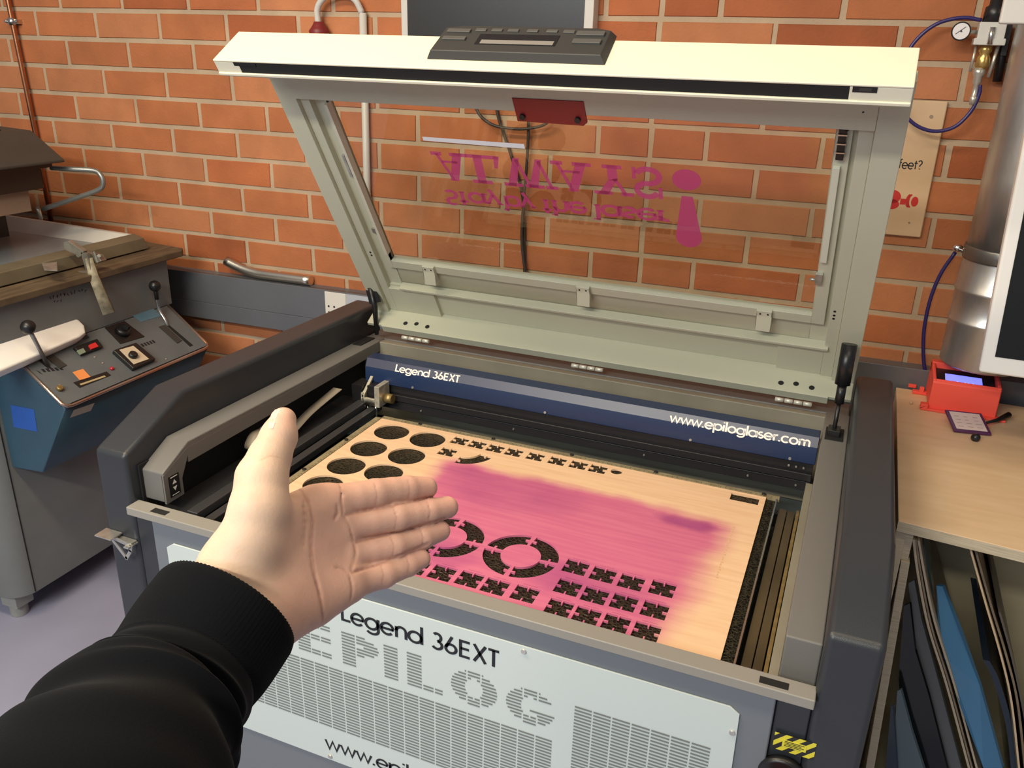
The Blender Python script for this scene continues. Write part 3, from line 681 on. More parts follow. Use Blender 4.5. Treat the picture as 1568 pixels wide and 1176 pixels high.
# slanted left edge and right edge that fades towards the front
left = mrng(mul(sp.outputs[0], mul(sp.outputs[1], .18), 'ADD'), .245, .295)
right = mrng(mul(sp.outputs[0], mul(sp.outputs[1], -.16), 'ADD'), .965, .885)
back = mrng(mul(sp.outputs[1], mul(sp.outputs[0], .03), 'ADD'), -.035, -.085)
mask = mul(mul(left, right), back)
dk = blob(.775, -.165, .055, .022, .8); dk2 = blob(.33, -.165, .09, .022, .9); dk3 = blob(.66, -.43, .10, .05, .9); dk4 = blob(.42, -.20, .14, .07, .95); dk5 = blob(.40, -.46, .06, .04, .9)
dark = mul(mul(mul(dk, mul(dk2, .55), 'MAXIMUM'), mul(dk3, .55), 'MAXIMUM'), mul(mul(dk4, .5), mul(dk5, .5), 'MAXIMUM'), 'MAXIMUM')
gn = n.new('ShaderNodeTexNoise'); gn.inputs['Scale'].default_value = 30; gn.inputs['Detail'].default_value = 6; gmap = n.new('ShaderNodeMapping'); gmap.inputs['Scale'].default_value = (.22, 3.2, 1)
nt.links.new(geo.outputs['Position'], gmap.inputs[0]); nt.links.new(gmap.outputs[0], gn.inputs['Vector'])
def mixc(f_, a_, b_, bt='MIX'):
    m_ = n.new('ShaderNodeMix'); m_.data_type = 'RGBA'; m_.blend_type = bt
    for i, s_ in ((0, f_), (6, a_), (7, b_)):
        if isinstance(s_, (int, float)): m_.inputs[i].default_value = s_
        elif isinstance(s_, tuple): m_.inputs[i].default_value = (*s_, 1)
        else: nt.links.new(s_, m_.inputs[i])
    return m_.outputs[2]
wood = mixc(mrng(gn.outputs[0], .35, .7), (.90, .62, .39), (.83, .54, .32))
pink = mixc(mrng(gn.outputs[0], .3, .7), (.69, .175, .30), (.62, .135, .275))
c1 = mixc(mul(mask, .97), wood, pink); c2 = mixc(mul(mul(dark, mask), mrng(nz.outputs[0], .3, .6, .55, 1)), c1, (.36, .055, .22))
nt.links.new(c2, bs.inputs['Base Color'])
ply = obj('plywood_sheet', b, plm)
tag(ply, 'laser-cut plywood sheet with pink stain lying on the laser cutter bed', 'plywood sheet')
# engraved pencil line
b = B(W)
for k in range(22):
    yy = -.33+k*.0085; b.box(.856, .8585+.002*(k % 3 == 0), yy, yy+.0045+.002*(k % 2), .0, .0003)
obj('engraved_note', b, mat('faint_engraving', (.72, .47, .27), .6), ply)
# ================================================================ RIGHT: BENCH CABINET
ZC = .055
birch = mat('birch_top', (.76, .55, .34), .4, col2=(.70, .49, .285), nscale=7, stretch=(1, 6, 1), coat=.1)
birch_in = mat('birch_inside', (.62, .55, .38), .6, col2=(.55, .48, .32), nscale=6, stretch=(1, 5, 1))
edgem = mat('plywood_edge', (.60, .53, .40), .6, col2=(.44, .37, .26), nscale=60, stretch=(.3, .3, 12))
cb = thing('bench_cabinet', 'birch plywood bench cabinet with open shelf beside the laser cutter', 'cabinet', (1.7, .25, 0))
tp = B(W); tp.prism([(1.1385, -.091, ZC-.021), (2.3, -.20, ZC-.021), (2.3, .63, ZC-.021), (1.1385, .63, ZC-.021)], [(1.1385, -.091, ZC), (2.3, -.20, ZC), (2.3, .63, ZC), (1.1385, .63, ZC)])
top_ = obj('worktop', tp, birch, cb, .0015)
ed = B(W); ed.prism([(1.1385, -.0915, ZC-.0205), (2.3, -.2005, ZC-.0205), (2.3, -.2015, ZC-.0205), (1.1385, -.0925, ZC-.0205)], [(1.1385, -.0915, ZC-.0005), (2.3, -.2005, ZC-.0005), (2.3, -.2015, ZC-.0005), (1.1385, -.0925, ZC-.0005)])
obj('worktop_edge', ed, edgem, top_)
sd2 = B(W); sd2.prism([(1.1585, -.083, -.03), (1.1735, -.083, -.03), (1.1735, .38, -.03), (1.1585, .38, -.03)], [(1.190, -.083, -.738), (1.206, -.083, -.738), (1.206, .38, -.738), (1.190, .38, -.738)]); obj('inner_panel', sd2, edgem, cb, .001)
sd = B(W); sd.box(1.139, 1.157, -.085, .62, -.84, ZC-.0215); sd.box(1.157, 1.170, -.078, .38, -.03, ZC-.0215); obj('side_panel', sd, edgem, cb, .001)
obj('side_panel', B(W).box(2.28, 2.30, -.17, .62, -.84, ZC-.0215), birch_in, cb)
obj('back_panel', B(W).box(1.168, 2.28, .40, .415, -.84, ZC-.0215), birch_in, cb)
obj('base_board', B(W).box(1.168, 2.28, -.10, .40, -.76, -.74), birch_in, cb)
obj('divider', B(W).box(1.62, 1.635, -.10, .40, -.74, ZC-.0215), birch_in, cb)
def sheet(pts, th, mt_, label, cat, y0=-.075, dep=.40, name='sheet'):
    P = [ony(x, y, y0) for x, y in pts]; P = smooth(P, 6)
    last = P[-1]; d = P[-1]-P[-2]; d /= np.linalg.norm(d)
    zz = .102
    while last[2] > zz+.02 and d[2] < -.2: step = min(.06, (last[2]-zz)/-d[2]); last = last+d*step; P.append(last)
    n_ = len(P); off = np.array([th, 0, 0]); dy = np.array([0, dep, 0]); b = B(); vs = []
    for p in P: vs += [p, p+off, p+off+dy, p+dy]
    fs = [(0, 1, 2, 3), (4*n_-1, 4*n_-2, 4*n_-3, 4*n_-4)]
    for i in range(n_-1):
        k = 4*i
        for a_, b_ in ((0, 1), (1, 2), (2, 3), (3, 0)): fs.append((k+a_, k+4+a_, k+4+b_, k+b_))
    b.add(vs, fs, False); o = obj(name, b, mt_); return tag(o, label, cat, None)
woodb = mat('board_brown', (.26, .20, .13), .5, col2=(.16, .12, .08), nscale=20)
woodl = mat('board_pale', (.44, .37, .27), .5)
greyb = mat('grey_sheet', (.16, .17, .185), .35); blackg = mat('black_gloss_sheet', (.012, .014, .018), .12); blueg = mat('blue_acrylic', (.055, .19, .36), .15, coat=.5); tealg = mat('teal_sheet', (.02, .07, .09), .2); navyg = mat('navy_gloss', (.02, .035, .06), .12)
pass
def slab0(pts, mt_, label, cat='sheet', name='acrylic_sheet', t=(.003, .007, 0)):
    P = [ony(*q) for q in pts]; b = B(); b.prism(P, [p+np.array(t) for p in P]); return tag(obj(name, b, mt_), label, cat)
slab0([(1391, 893, .012), (1400, 888, .012), (1410, 945, .012), (1440, 1055, .012), (1472, 1176, .012), (1560, 1500, .012), (1480, 1500, .012), (1446, 1176, .012), (1412, 1040, .012), (1398, 960, .012)], greyb, 'dark grey sheet leaning left of the pale boards in the cabinet', name='grey_board')
sheet([(1397, 826), (1404, 880), (1420, 960), (1448, 1050), (1482, 1176)], .0045, woodl, 'pale thin board leftmost of the leaning boards in the cabinet', 'board', name='thin_board')
sheet([(1401, 826), (1409, 880), (1425, 960), (1453, 1050), (1487, 1176)], .0035, woodb, 'brown thin board pressed between two pale boards in the cabinet', 'board', name='thin_board')
sheet([(1405, 828), (1414, 880), (1429, 950), (1460, 1050), (1494, 1176)], .004, woodl, 'pale thin board beside the teal sheet in the cabinet', 'board', name='thin_board')
sheet([(1411, 834), (1421, 880), (1434, 945), (1463, 1050), (1505, 1176)], .004, tealg, 'dark teal sheet behind the blue sheet in the cabinet', 'sheet', name='acrylic_sheet', y0=.01, dep=.34)
# blue sheet: shows its face
def slab(pts, mt_, label, cat='sheet', name='acrylic_sheet', t=(.003, .007, 0)):
    P = [ony(*q) for q in pts]; b = B(); b.prism(P, [p+np.array(t) for p in P]); return tag(obj(name, b, mt_), label, cat)
P = [ony(*q) for q in ((1434, 897, -.03), (1443, 898, -.03), (1470, 965, -.05), (1500, 1050, -.06), (1535, 1176, -.06), (1506, 1176, -.08), (1470, 1080, -.08), (1445, 1005, -.06), (1436, 950, -.04))]
b = B(); b.prism(P, [p+np.array([.004, .008, 0]) for p in P]); tag(obj('acrylic_sheet', b, blueg), 'bright blue glossy plastic sheet standing in the cabinet', 'sheet')
sheet([(1505, 1010), (1520, 1040), (1540, 1110), (1548, 1176)], .012, navyg, 'navy glossy sheet low between the blue sheet and the bent tan board', 'sheet', name='acrylic_sheet', y0=-.02, dep=.3)
sheet([(1483, 836), (1508, 925), (1530, 1000), (1547, 1073), (1559, 1176)], .0035, mat('board_tan', (.62, .47, .30), .5), 'bent tan board, longest in the middle of the cabinet opening', 'board', name='thin_board')
sheet([(1490, 836), (1515, 925), (1538, 1000), (1556, 1073), (1568, 1176)], .004, woodb, 'dark brown board just right of the bent tan board', 'board', name='thin_board', y0=-.055)
sheet([(1529, 938), (1549, 1010), (1566, 1090), (1580, 1176)], .004, mat('board_dark', (.10, .085, .065), .5), 'short dark board, rightmost visible in the cabinet', 'board', name='thin_board', y0=-.05)
slab0([(1384, 928, -.012), (1393, 924, -.012), (1401, 995, -.012), (1422, 1065, -.012), (1450, 1176, -.012), (1520, 1450, -.012), (1400, 1450, -.012), (1385, 1176, -.012), (1376, 1040, -.012)], blackg, 'black glossy sheet in the bench cabinet next to its left side')
slab0([(1374, 1058, -.045), (1379, 1056, -.045), (1396, 1120, -.045), (1414, 1176, -.045), (1480, 1400, -.045), (1370, 1400, -.045), (1366, 1176, -.045)], mat('grey_glossy', (.10, .15, .18), .15), 'low grey-blue glossy sheet in front of the black sheet')
slab0([(1364, 1082, -.066), (1367, 1080, -.066), (1373, 1176, -.066), (1385, 1400, -.066), (1352, 1400, -.066), (1356, 1176, -.066)], navyg, 'low dark blue sheet right against the cabinet side')
# red gauge box
rd = thing('gauge_box', 'red box with a lit blue digital display on the birch bench', 'gauge box', W(1.28, .56, ZC))
redp = mat('red_plastic', (.88, .095, .060), .42)
y0, y1 = .508, .640
pr = [(.508, ZC), (.512, ZC+.073), (.520, ZC+.079), (.575, ZC+.092), (.640, ZC+.098), (.640, ZC)]
pr = [(y0, ZC+.003), (y0+.003, ZC+.070), (y0+.012, ZC+.077), (y0+.014, ZC+.050), (y1-.030, ZC+.060), (y1-.028, ZC+.088), (y1, ZC+.086), (y1, ZC+.003)]
b = B(W); b.prx(pr, 1.206, 1.352)
b.prx([(y0+.005, ZC+.050), (y0+.005, ZC+.076), (y1-.01, ZC+.087), (y1-.01, ZC+.060)], 1.206, 1.214); b.prx([(y0+.005, ZC+.050), (y0+.005, ZC+.076), (y1-.01, ZC+.087), (y1-.01, ZC+.060)], 1.344, 1.352)
obj('case', b, redp, rd, .003)
b = B(W); b.box(1.190, 1.372, .495, .520, ZC+.0005, ZC+.006); b.box(1.190, 1.206, .495, .512, ZC+.006, ZC+.016); b.box(1.175, 1.21, .60, .615, ZC+.0005, ZC+.008); b.box(1.165, 1.183, .622, .63, ZC+.008, ZC+.016); b.box(1.190, 1.20, .60, .61, ZC+.008, ZC+.02)
obj('mounting_flange', b, redp, rd, .001)
b = B(W); b.prx([(y0+.015, ZC+.055), (y0+.015, ZC+.060), (y1-.032, ZC+.074), (y1-.032, ZC+.068)], 1.215, 1.343); bz = obj('bezel', b, black_pl, rd)
b = B(W); b.prx([(y0+.025, ZC+.0612), (y0+.025, ZC+.0625), (y1-.055, ZC+.0705), (y1-.055, ZC+.069)], 1.236, 1.316)
obj('screen', b, mat('screen_blue', (.16, .17, .72), .4, emit=1.6), bz)
b = B(); zf = lambda y: ZC+.0625+(y-y0-.025)*.1
def stf(u, v): y = .540+v*.018; return W(1.250+.045*u, y, zf(y)+.0012)
b = B()
for k in range(3):
    if k == 1: continue
for k, seg_ in enumerate(('abcd', 'abg', 'bfg')):
    x0 = 1.252+k*.017
    S7 = {'a': ((0, 1), (1, 1)), 'b': ((1, 1), (1, .5)), 'c': ((1, .5), (1, 0)), 'd': ((0, 0), (1, 0)), 'f': ((0, 1), (0, .5)), 'g': ((0, .5), (1, .5))}
    for s_ in seg_ + 'c': stroke(b, [(x0+S7[s_][0][0]*.010, .536+S7[s_][0][1]*.018), (x0+S7[s_][1][0]*.010, .536+S7[s_][1][1]*.018)], .0035, lambda x, y: W(x, y, zf(y)+.0010))
obj('digits', b, mat('digit_white', (.9, .9, 1.), .4, emit=1.5), bz)
# purple card holder
bd = thing('card_holder', 'purple card holder with pale printed label leaning on the red box', 'card holder', W(1.29, .44, ZC))
purple = mat('purple_plastic', (.085, .022, .085), .4)
q4 = [onz(1460, 662, ZC+.001), onz(1518, 668, ZC+.001), onz(1502, 636, ZC+.018), onz(1446, 630, ZC+.018)]
upn = np.array([0, -.22, .975]); b = B(); b.prism(q4, [p+upn*.006 for p in q4]); obj('case', b, purple, bd, .0015)
cen = sum(q4)/4; b = B(); b.prism([cen+(p-cen)*.82+upn*.0062 for p in q4], [cen+(p-cen)*.82+upn*.0070 for p in q4]); lb = obj('label_card', b, mat('label_pink', (.74, .60, .55), .6), bd)
b = B()
for i in range(3):
    for j in range(4):
        o_ = q4[0]+(q4[1]-q4[0])*(.17+.25*i)+(q4[3]-q4[0])*(.2+.16*j)+upn*.0073; e_ = (q4[1]-q4[0])*random.uniform(.10, .17); f_ = (q4[3]-q4[0])*.03
        b.add([o_, o_+e_, o_+e_+f_, o_+f_], [(0, 1, 2, 3)])
obj('label_print', b, mat('faint_print', (.45, .33, .30), .6), lb)
b = B(); b.tube([onz(1508, 648, ZC+.012), onz(1528, 643, ZC+.010), onz(1545, 635, ZC+.014)], [.003, .005, .007], 10); parts('tassel', B().ball(onz(1494, 670, ZC+.008), .010, 12, 8), black_pl, bd); obj('cord', b, black_pl, bd)
tag(obj('bead', B(W).ball((1.171, .524, ZC+.004), .004, 10, 6), mat('knob_pale', (.60, .42, .28), .5)), 'tiny pale wooden bead on the bench left of the red box', 'bead')
# monitor at right edge
mn = thing('monitor', 'white framed monitor with dark screen at the right edge on the bench', 'monitor', W(1.55, .34, ZC))
mw = mat('monitor_white', (.88, .88, .86), .35)
def mo(x, y, z): return W(1.262+(x)*.995+(z)*-.035, .285+y+z*.05, .236+z)
b = B(mo); b.box(0, .80, 0, .03, 0, .50); obj('frame', b, mw, mn, .006, 3)
b = B(mo); b.box(.024, .776, -.002, .001, .038, .476); obj('screen', b, mat('screen_dark', (.012, .014, .014), .25), mn)
b = B(W); b.box(1.60, 1.70, .32, .345, ZC+.01, .30); b.box(1.45, 1.86, .26, .40, ZC+.0005, ZC+.014); parts('stand', b, black_pl, mn, .004)
b = B(W); b.box(1.425, 1.52, .42, .54, ZC+.0005, ZC+.075); b.box(1.43, 1.50, .45, .53, ZC+.075, ZC+.082)
tag(obj('power_block', b, black_pl, None, .004), 'black block on the bench under the white monitor', 'power block')
# ================================================================ WALL THINGS
def wp(px, py, off): P_ = wallp(0, 0, off); return onp(px, py, P_, (-WY, 1, 0))
# cable trunking
tk_ = thing('cable_trunking', 'grey metal cable trunking along the brick wall behind the machines', 'cable trunking', wallp(-.2, -.05))
grt = mat('trunking_grey', (.17, .18, .20), .40, .3, noise=.12, nscale=5)
TW0, TW1 = -2.6, 2.3
def wb(b, x0, x1, o0, o1, z0, z1):
    b.prism([wallp(x0, z0, o0), wallp(x1, z0, o0), wallp(x1, z0, o1), wallp(x0, z0, o1)], [wallp(x0, z1, o0), wallp(x1, z1, o0), wallp(x1, z1, o1), wallp(x0, z1, o1)]); return b
b = B(); wb(b, TW0, TW1, .004, .045, -.053, .1055); wb(b, TW0, TW1, .045, .052, -.053, .004); wb(b, TW0, TW1, .045, .0495, .004, .1055)
obj('channel', b, grt, tk_, .0015)
b = B(); wb(b, -.548, -.472, .050, .054, .008, .102); so = obj('socket_outlet', b, mat('socket_white', (.72, .69, .62), .4), tk_, .001)
b = B()
for x in (-.535, -.515): 
    for z in (.035, .055): b.tube([wallp(x, z, .0535), wallp(x, z, .0548)], .0035, 10)
parts('socket_holes', b, black_mt, so)
wb(b := B(), -.472, -.30, .050, .0525, .015, .102); obj('cover_plate', b, mat('cover_light', (.45, .47, .52), .4), tk_)
pts = smooth([wp(347, 404, .025), wp(380, 416, .025), wp(420, 423, .025), wp(476, 426, .025)], 6)
dz = .1055+ZB+.0125-min(p[2] for p in pts)
b = B(); b.tube([np.array([p[0], p[1], .1055+ZB+.0165+.030*max(0, 1-i/9)**1.5]) for i, p in enumerate(pts)], .0162, 16)
tag(obj('metal_tube', b, mat('chrome_tube', (.75, .70, .60), .30, 1.)), 'short bent shiny metal tube lying on the cable trunking', 'metal tube')
# copper pipe
cpz = thing('copper_pipe', 'thin copper pipe running down the brick wall at far left', 'pipe', wallp(-1.7, -.4, .02))
b = B(); b.tube([wallp(-1.708, 2.3, .022), wallp(-1.706, .94, .022), wallp(-1.69, .52, .022), wallp(-1.688, .108, .022)], .0085, 14); obj('pipe', b, copper, cpz)
b = B(); b.tube([wallp(-1.7055, .862, .022), wallp(-1.7055, .884, .022)], .0115, 14); wb(b, -1.73, -1.682, .004, .022, .866, .880); b.tube([wallp(-1.728, .873, .020), wallp(-1.728, .873, .030)], .004, 8); b.tube([wallp(-1.684, .873, .020), wallp(-1.684, .873, .030)], .004, 8)
obj('clamp', b, steel, cpz)
# white pipe
b = B(); b.tube([wallp(-.394, .915, .018), wallp(-.402, .42, .018), wallp(-.402, .112, .018)], .0105, 14)
pv = tag(obj('conduit_pipe', b, pvcw), 'straight white conduit pipe running down the brick wall behind the lid', 'pipe')
cbz = thing('plug_lead', 'white looped cable ending in a red plug above the lid', 'cable', wallp(-.5, .86, .03))
b = B(); b.tube(smooth([wallp(-.532, .885, .030), wallp(-.530, .925, .032), wallp(-.500, .955, .034), wallp(-.450, .965, .034), wallp(-.412, .948, .028), wallp(-.396, .915, .019)], 6), .0088, 12); obj('cable', b, pvcw, cbz)
b = B(); b.lathe([(.026, 0), (.030, .02), (.024, .028), (.018, .036), (.014, .045)], wallp(-.530, .845, .030), (0, 0, 1), 16); obj('plug', b, mat('plug_red', (.20, .018, .018), .45), cbz)
# wall display
wd = thing('wall_display', 'dark screen with white frame on the wall above the lid', 'display', wallp(.01, .80, .03))
b = B(); wb(b, -.260, .280, .004, .045, .80, 1.14); obj('frame', b, mat('frame_alu', (.62, .60, .56), .4), wd, .002)
b = B(); wb(b, -.240, .256, .045, .047, .805, 1.12); obj('screen', b, mat('display_screen', (.035, .034, .033), .28, col2=(.028, .027, .027), nscale=2), wd)
# black cables on the wall
for pts, lab in (([(756, 120), (762, 175), (780, 230), (800, 300), (803, 380), (803, 425), (806, 520)], 'black cable hanging on the wall, left one of the crossing pair behind the glass'),
                 ([(808, 120), (809, 200), (806, 260), (801, 320), (799, 370), (805, 425), (812, 520)], 'black cable hanging on the wall, right one of the crossing pair behind the glass'),
                 ([(722, 120), (730, 168), (752, 190), (784, 197), (815, 196), (840, 186), (862, 150), (866, 110)], 'black cable hanging in a shallow loop behind the glass')):
    P = [wp(x, y, .012+.010*len(bpy.data.objects.keys() and [o for o in bpy.data.objects if o.name.startswith('black_cable')])) for x, y in pts]; P = [p for p in P if p[2] > .955]; b = B(); b.tube(smooth(P, 6), .0042, 10); tag(obj('black_cable', b, mat('cable_black', (.045, .035, .03), .5)), lab, 'cable')
# sign
sg = thing('wooden_sign', 'wooden wall sign with black handwriting and a red drawing', 'sign', wallp(1.03, .43, .01))
b = B(); wb(b, .93, 1.127, .005, .012, .4285, .746)
obj('board', b, mat('sign_birch', (.66, .47, .29), .5, col2=(.60, .41, .24), nscale=5, stretch=(1, 1, 3)), sg, .006, 3)
b = B()
def sgt(x, z): return wallp(x, z, .0125)
text(b, 'feet?', lambda u, v: sgt(1.047+.052*u, .590+.021*v), .14); obj('handwriting', b, black_print, sg)
b = B()
redi = mat('red_ink', (.52, .025, .02), .5)
def pell(b, cx, cz, rx, rz, a0=0, n=24): b.add([sgt(cx+rx*math.cos(t)*math.cos(a0)-rz*math.sin(t)*math.sin(a0), cz+rx*math.cos(t)*math.sin(a0)+rz*math.sin(t)*math.cos(a0)) for t in np.linspace(0, 2*math.pi, n, endpoint=False)], [tuple(range(n))])
pell(b, 1.044, .522, .022, .017); pell(b, 1.048, .504, .017, .012)
stroke(b, arc(1.086, .515, .006, .014, 90, 270, 10), .005, sgt); stroke(b, arc(1.090, .515, .006, .015, 90, 270, 10), .004, sgt); pell(b, 1.098, .514, .008, .012); stroke(b, [(1.066, .512), (1.078, .512)], .014, sgt)
b2 = b; obj('red_drawing', b2, redi, sg)
b = B(); 
for x, z in ((1.097, .711), (1.095, .463)): b.tube([wallp(x, z, .012), wallp(x, z, .0135)], .004 if z > .6 else .0022, 12)
parts('screw', b, mat('screw_dull', (.32, .25, .17), .5, .5), sg)
# air regulator
ar = thing('air_regulator', 'air pressure regulator with round gauge and brass filter high on the wall', 'air regulator', wallp(1.18, .80, .05))
OFF = .06
def wr(px, py, off=OFF): return wp(px, py, off)
b = B(); c0 = wr(1498, 34); c1_ = wr(1535, 70)
wx0, wx1, zt, zb = c0[0], c1_[0], c0[2]-ZB, c1_[2]-ZB
wb(b, wx0+.002, wx1-.002, .03, .085, zb+.012, zt); wb(b, wx0-.003, wx1+.002, .028, .088, zb, zb+.014)
obj('valve_body', b, mat('valve_white', (.66, .65, .60), .35), ar, .002)
xm = (wx0+wx1)/2
b = B(); b.lathe([(.022, 0), (.020, .03), (.014, .034), (.014, .09)], wallp(xm, zt, .058), (0, 0, 1), 20); b.tube([wallp(wx1+.004, zt-.02, .035), wallp(wx1+.008, zt-.12, .03)], .010, 10); wb(b, wx1+.001, wx1+.012, .01, .05, zb-.02, zt); obj('black_cap', b, black_pl, ar)
b = B(); b.tube([wallp(xm, zt-.010, .087), wallp(xm, zb+.002, .087)], .006, 12); obj('sight_tube', b, steel, ar)
b = B(); b.lathe([(.013, 0), (.014, -.012), (.010, -.018), (.014, -.026), (.015, -.040), (.010, -.050)], wallp(xm-.003, zb, .060), (0, 0, 1), 16); obj('filter_bowl', b, mat('brass_yellow', (.62, .42, .14), .3, .8), ar)
b = B(); b.lathe([(.012, 0), (.013, -.012), (.009, -.020), (.010, -.030), (.006, -.036), (.006, -.060), (.008, -.062), (.006, -.078)], wallp(xm-.006, zb-.046, .060), (0, 0, 1), 16); b.tube([wallp(wx0+.006, zb, .06), wallp(wx0+.004, zb-.055, .06)], .003, 8); b.tube([wallp(wx1-.008, zb, .06), wallp(wx1-.014, zb-.065, .06)], .004, 8); obj('drain_nozzle', b, mat('nozzle_pale', (.55, .52, .46), .3, .6), ar)
gc = wr(1471, 48, .07); b = B(); b.lathe([(.019, .0), (.0195, .012), (.018, .014)], gc, (0, -1, 0), 28); gb = obj('gauge_case', b, black_pl, ar)
b = B(); b.lathe([(.0165, .0141), (.0165, .0146)], gc, (0, -1, 0), 28); gd = obj('gauge_dial', b, mat('dial_white', (.80, .78, .78), .4), gb)
b = B(); e_ = gc+np.array([0, -.0150, 0]); b.tube([e_+np.array([-.010, 0, -.006]), e_+np.array([.008, 0, .009])], .0007, 6); b.tube([e_, e_+np.array([0, -.001, 0])], .002, 8); obj('gauge_needle', b, black_print, gb)
b = B(); b.tube([gc+np.array([.012, 0, 0]), wallp(wx0, zt-.02, .06)], .005, 10); obj('gauge_stem', b, steel, ar)
# hoses
hosem = mat('hose_blue', (.030, .022, .13), .35)
nz_ = wr(1500, 140)
pts = [wr(1503, 31), wr(1475, 27), wr(1438, 35), wr(1408, 56), wr(1388, 85), wr(1376, 130), wr(1380, 165), wr(1400, 190), wr(1430, 201), wr(1462, 194), wr(1487, 170), wr(1499, 145), wr(1501, 130)]
b = B(); b.tube(smooth(pts, 6), .0042, 12); tag(obj('air_hose', b, hosem), 'dark blue air hose looping from the regulator over the wooden sign', 'air hose')
b = B(); b.tube(smooth([wr(1463, 386, .04), wr(1440, 420, .04), wr(1424, 460, .04), wr(1415, 505, .04), wr(1414, 545, .04), wr(1418, 575, .04), wr(1426, 590, .05)], 6), .0045, 12)
h2 = tag(obj('air_hose', b, hosem), 'dark blue air hose curving down from the metal duct fitting to the red box', 'air hose')
# duct
dt = thing('exhaust_duct', 'round galvanised exhaust duct standing at the right in front of the brick wall', 'duct', (1.30, .56, ZB+ZC))
galv = mat('galvanised', (.66, .66, .64), .38, .85, col2=(.42, .42, .41), nscale=14, stretch=(1, 1, .35), bump=.15, bscale=30)
DX, DY, DR = 1.306, .593, .090
b = B(W); b.lathe([(DR, z) for z in (.435, .60, .61, .85, .86, 1.15, 2.3)], (DX+.004, DY, 0)); obj('upper_pipe', b, galv, dt)
prof = [(DR*.97, .160), (DR*1.0, .164), (DR*1.0, .262), (DR*1.03, .266), (DR*1.03, .272), (DR, .276), (DR, .335), (DR*1.03, .339), (DR*1.03, .345), (DR, .349), (DR*.98, .40), (DR*.93, .418), (DR*.93, .43)]
b = B(W); b.lathe(prof, (DX, DY, 0)); obj('lower_pipe', b, galv, dt)
b = B(W); b.lathe([(DR*1.02, .412), (DR*1.03, .415), (DR*1.03, .440), (DR*1.01, .443)], (DX+.002, DY, 0)); obj('collar', b, mat('collar_dark', (.22, .22, .21), .35, .8), dt)
ft = wr(1467, 380, .06); b = B(); b.ball(ft, .0095, 14, 10, (1.3, 1, 1)); b.tube([ft, np.array([DX-.06, DY-.05, ft[2]-.005])], .005, 10); obj('hose_fitting', b, mat('chrome', (.8, .8, .8), .12, 1.), dt)
b = B(); wbx = ony(1532, 33, .28); b.box(wbx[0]-.002, wbx[0]+.35, .28, .298, wbx[2]-.004, wbx[2]+.5); tag(obj('white_panel', b, mat('box_white', (.66, .64, .60), .4), None, .004), 'white flat panel in the top right corner in front of the duct', 'panel')
# ================================================================ LEFT: SCREEN PRINTING UNIT
pu = thing('exposure_unit', 'old grey and blue screen printing exposure unit with levers and switches', 'printing machine', W(-1.6, .1, -.84))
ug = mat('unit_grey', (.19, .20, .20), .5, noise=.15, nscale=6); ublue = mat('unit_blue', (.034, .085, .130), .42, noise=.15, nscale=10); upanel = mat('unit_panel', (.125, .14, .15), .45, noise=.12, nscale=12)
uwood = mat('worn_wood', (.15, .105, .062), .6, col2=(.08, .055, .032), nscale=9, stretch=(8, 1, 1), bump=.3, bscale=40)
b = B(W); rr = .07
xy = [(-2.3, .46), (-2.3, -.215)]+[(-1.22+rr*math.sin(t), -.215+rr*(1-math.cos(t))) for t in np.linspace(0, math.pi/2, 8)]+[(-1.15, .46)]
b.prz(xy, -.745, .03); obj('cabinet', b, ug, pu, .003)
obj('panel_seam', B(W).box(-1.1505, -1.1490, -.156, -.153, -.74, -.03), black_mt, pu)
obj('upper_body', B(W).box(-2.3, -1.045, -.22, .435, .030, .184), ug, pu, .003)
ft_ = B(W)
for y in (-.19, .38):
    for x in (-1.265, -2.2): ft_.box(x, x+.065, y, y+.06, -.80, -.745); ft_.cyl((x+.03, y+.03, -.84), (x+.03, y+.03, -.80), .026)
parts('foot', ft_, mat('foot_grey', (.30, .30, .28), .5), pu, .002)
CPp = np.array(W(-.891, 0, -.085)); CQ = np.array(W(-1.045, 0, .030)); cd = CQ-CPp; cl = np.linalg.norm(cd); cd /= cl; cn = np.array([-cd[2], 0, cd[0]]); cn = cn if cn[2] > 0 else -cn
b = B(W); prof = [(-1.15, -.322), (-1.028, -.312), (-.893, -.090), (-.893, -.086), (-1.045, .029), (-1.15, .029)]
b.prism([(x, -.143, z) for x, z in prof], [(x, .410, z) for x, z in prof]); con = obj('control_console', b, ublue, pu, .012, 3)
def cpt(px, py, h=0.): return onp(px, py, CPp+cn*h, cn)+0
def pc(s_, y, h): p = CPp+cd*s_+cn*h; return np.array([p[0], y, p[2]])
b = B(pc); b.box(.004, cl-.002, -.139, .406, .0, .0035); face = obj('console_face', b, upanel, con)
def cbox(pts, h0, h1): b = B(); b.prism([cpt(x, y, h0) for x, y in pts], [cpt(x, y, h0)+cn*(h1-h0) for x, y in pts]); return b
b = B(); tr_ = [pc(cl-.01, -.143, .002), pc(.012, -.143, .002), pc(.0, -.136, .002), pc(-.003, -.12, .001), pc(-.003, .385, .001), pc(.0, .405, .002), pc(.012, .411, .002), pc(cl-.002, .411, .002)]
b.tube(tr_, .0048, 8); obj('edge_trim', b, mat('copper_trim', (.50, .24, .14), .3, .9, col2=(.55, .52, .48), nscale=4), con)
b = cbox([(111, 535), (147, 522), (156, 534), (124, 546)], .0035, .014); sw = obj('power_switch', b, black_pl, con, .001)
b = cbox([(135, 530), (145, 526), (150, 532), (139, 536)], .014, .019); obj('red_key', b, mat('key_red', (.62, .03, .03), .4), sw)
b = cbox([(117, 538), (127, 534), (131, 540), (122, 544)], .014, .017); obj('green_key', b, mat('key_green', (.22, .27, .20), .4), sw)
b = cbox([(160, 502), (190, 492), (221, 516), (184, 527)], .0035, .006); dl = obj('rotary_switch', b, black_pl, con)
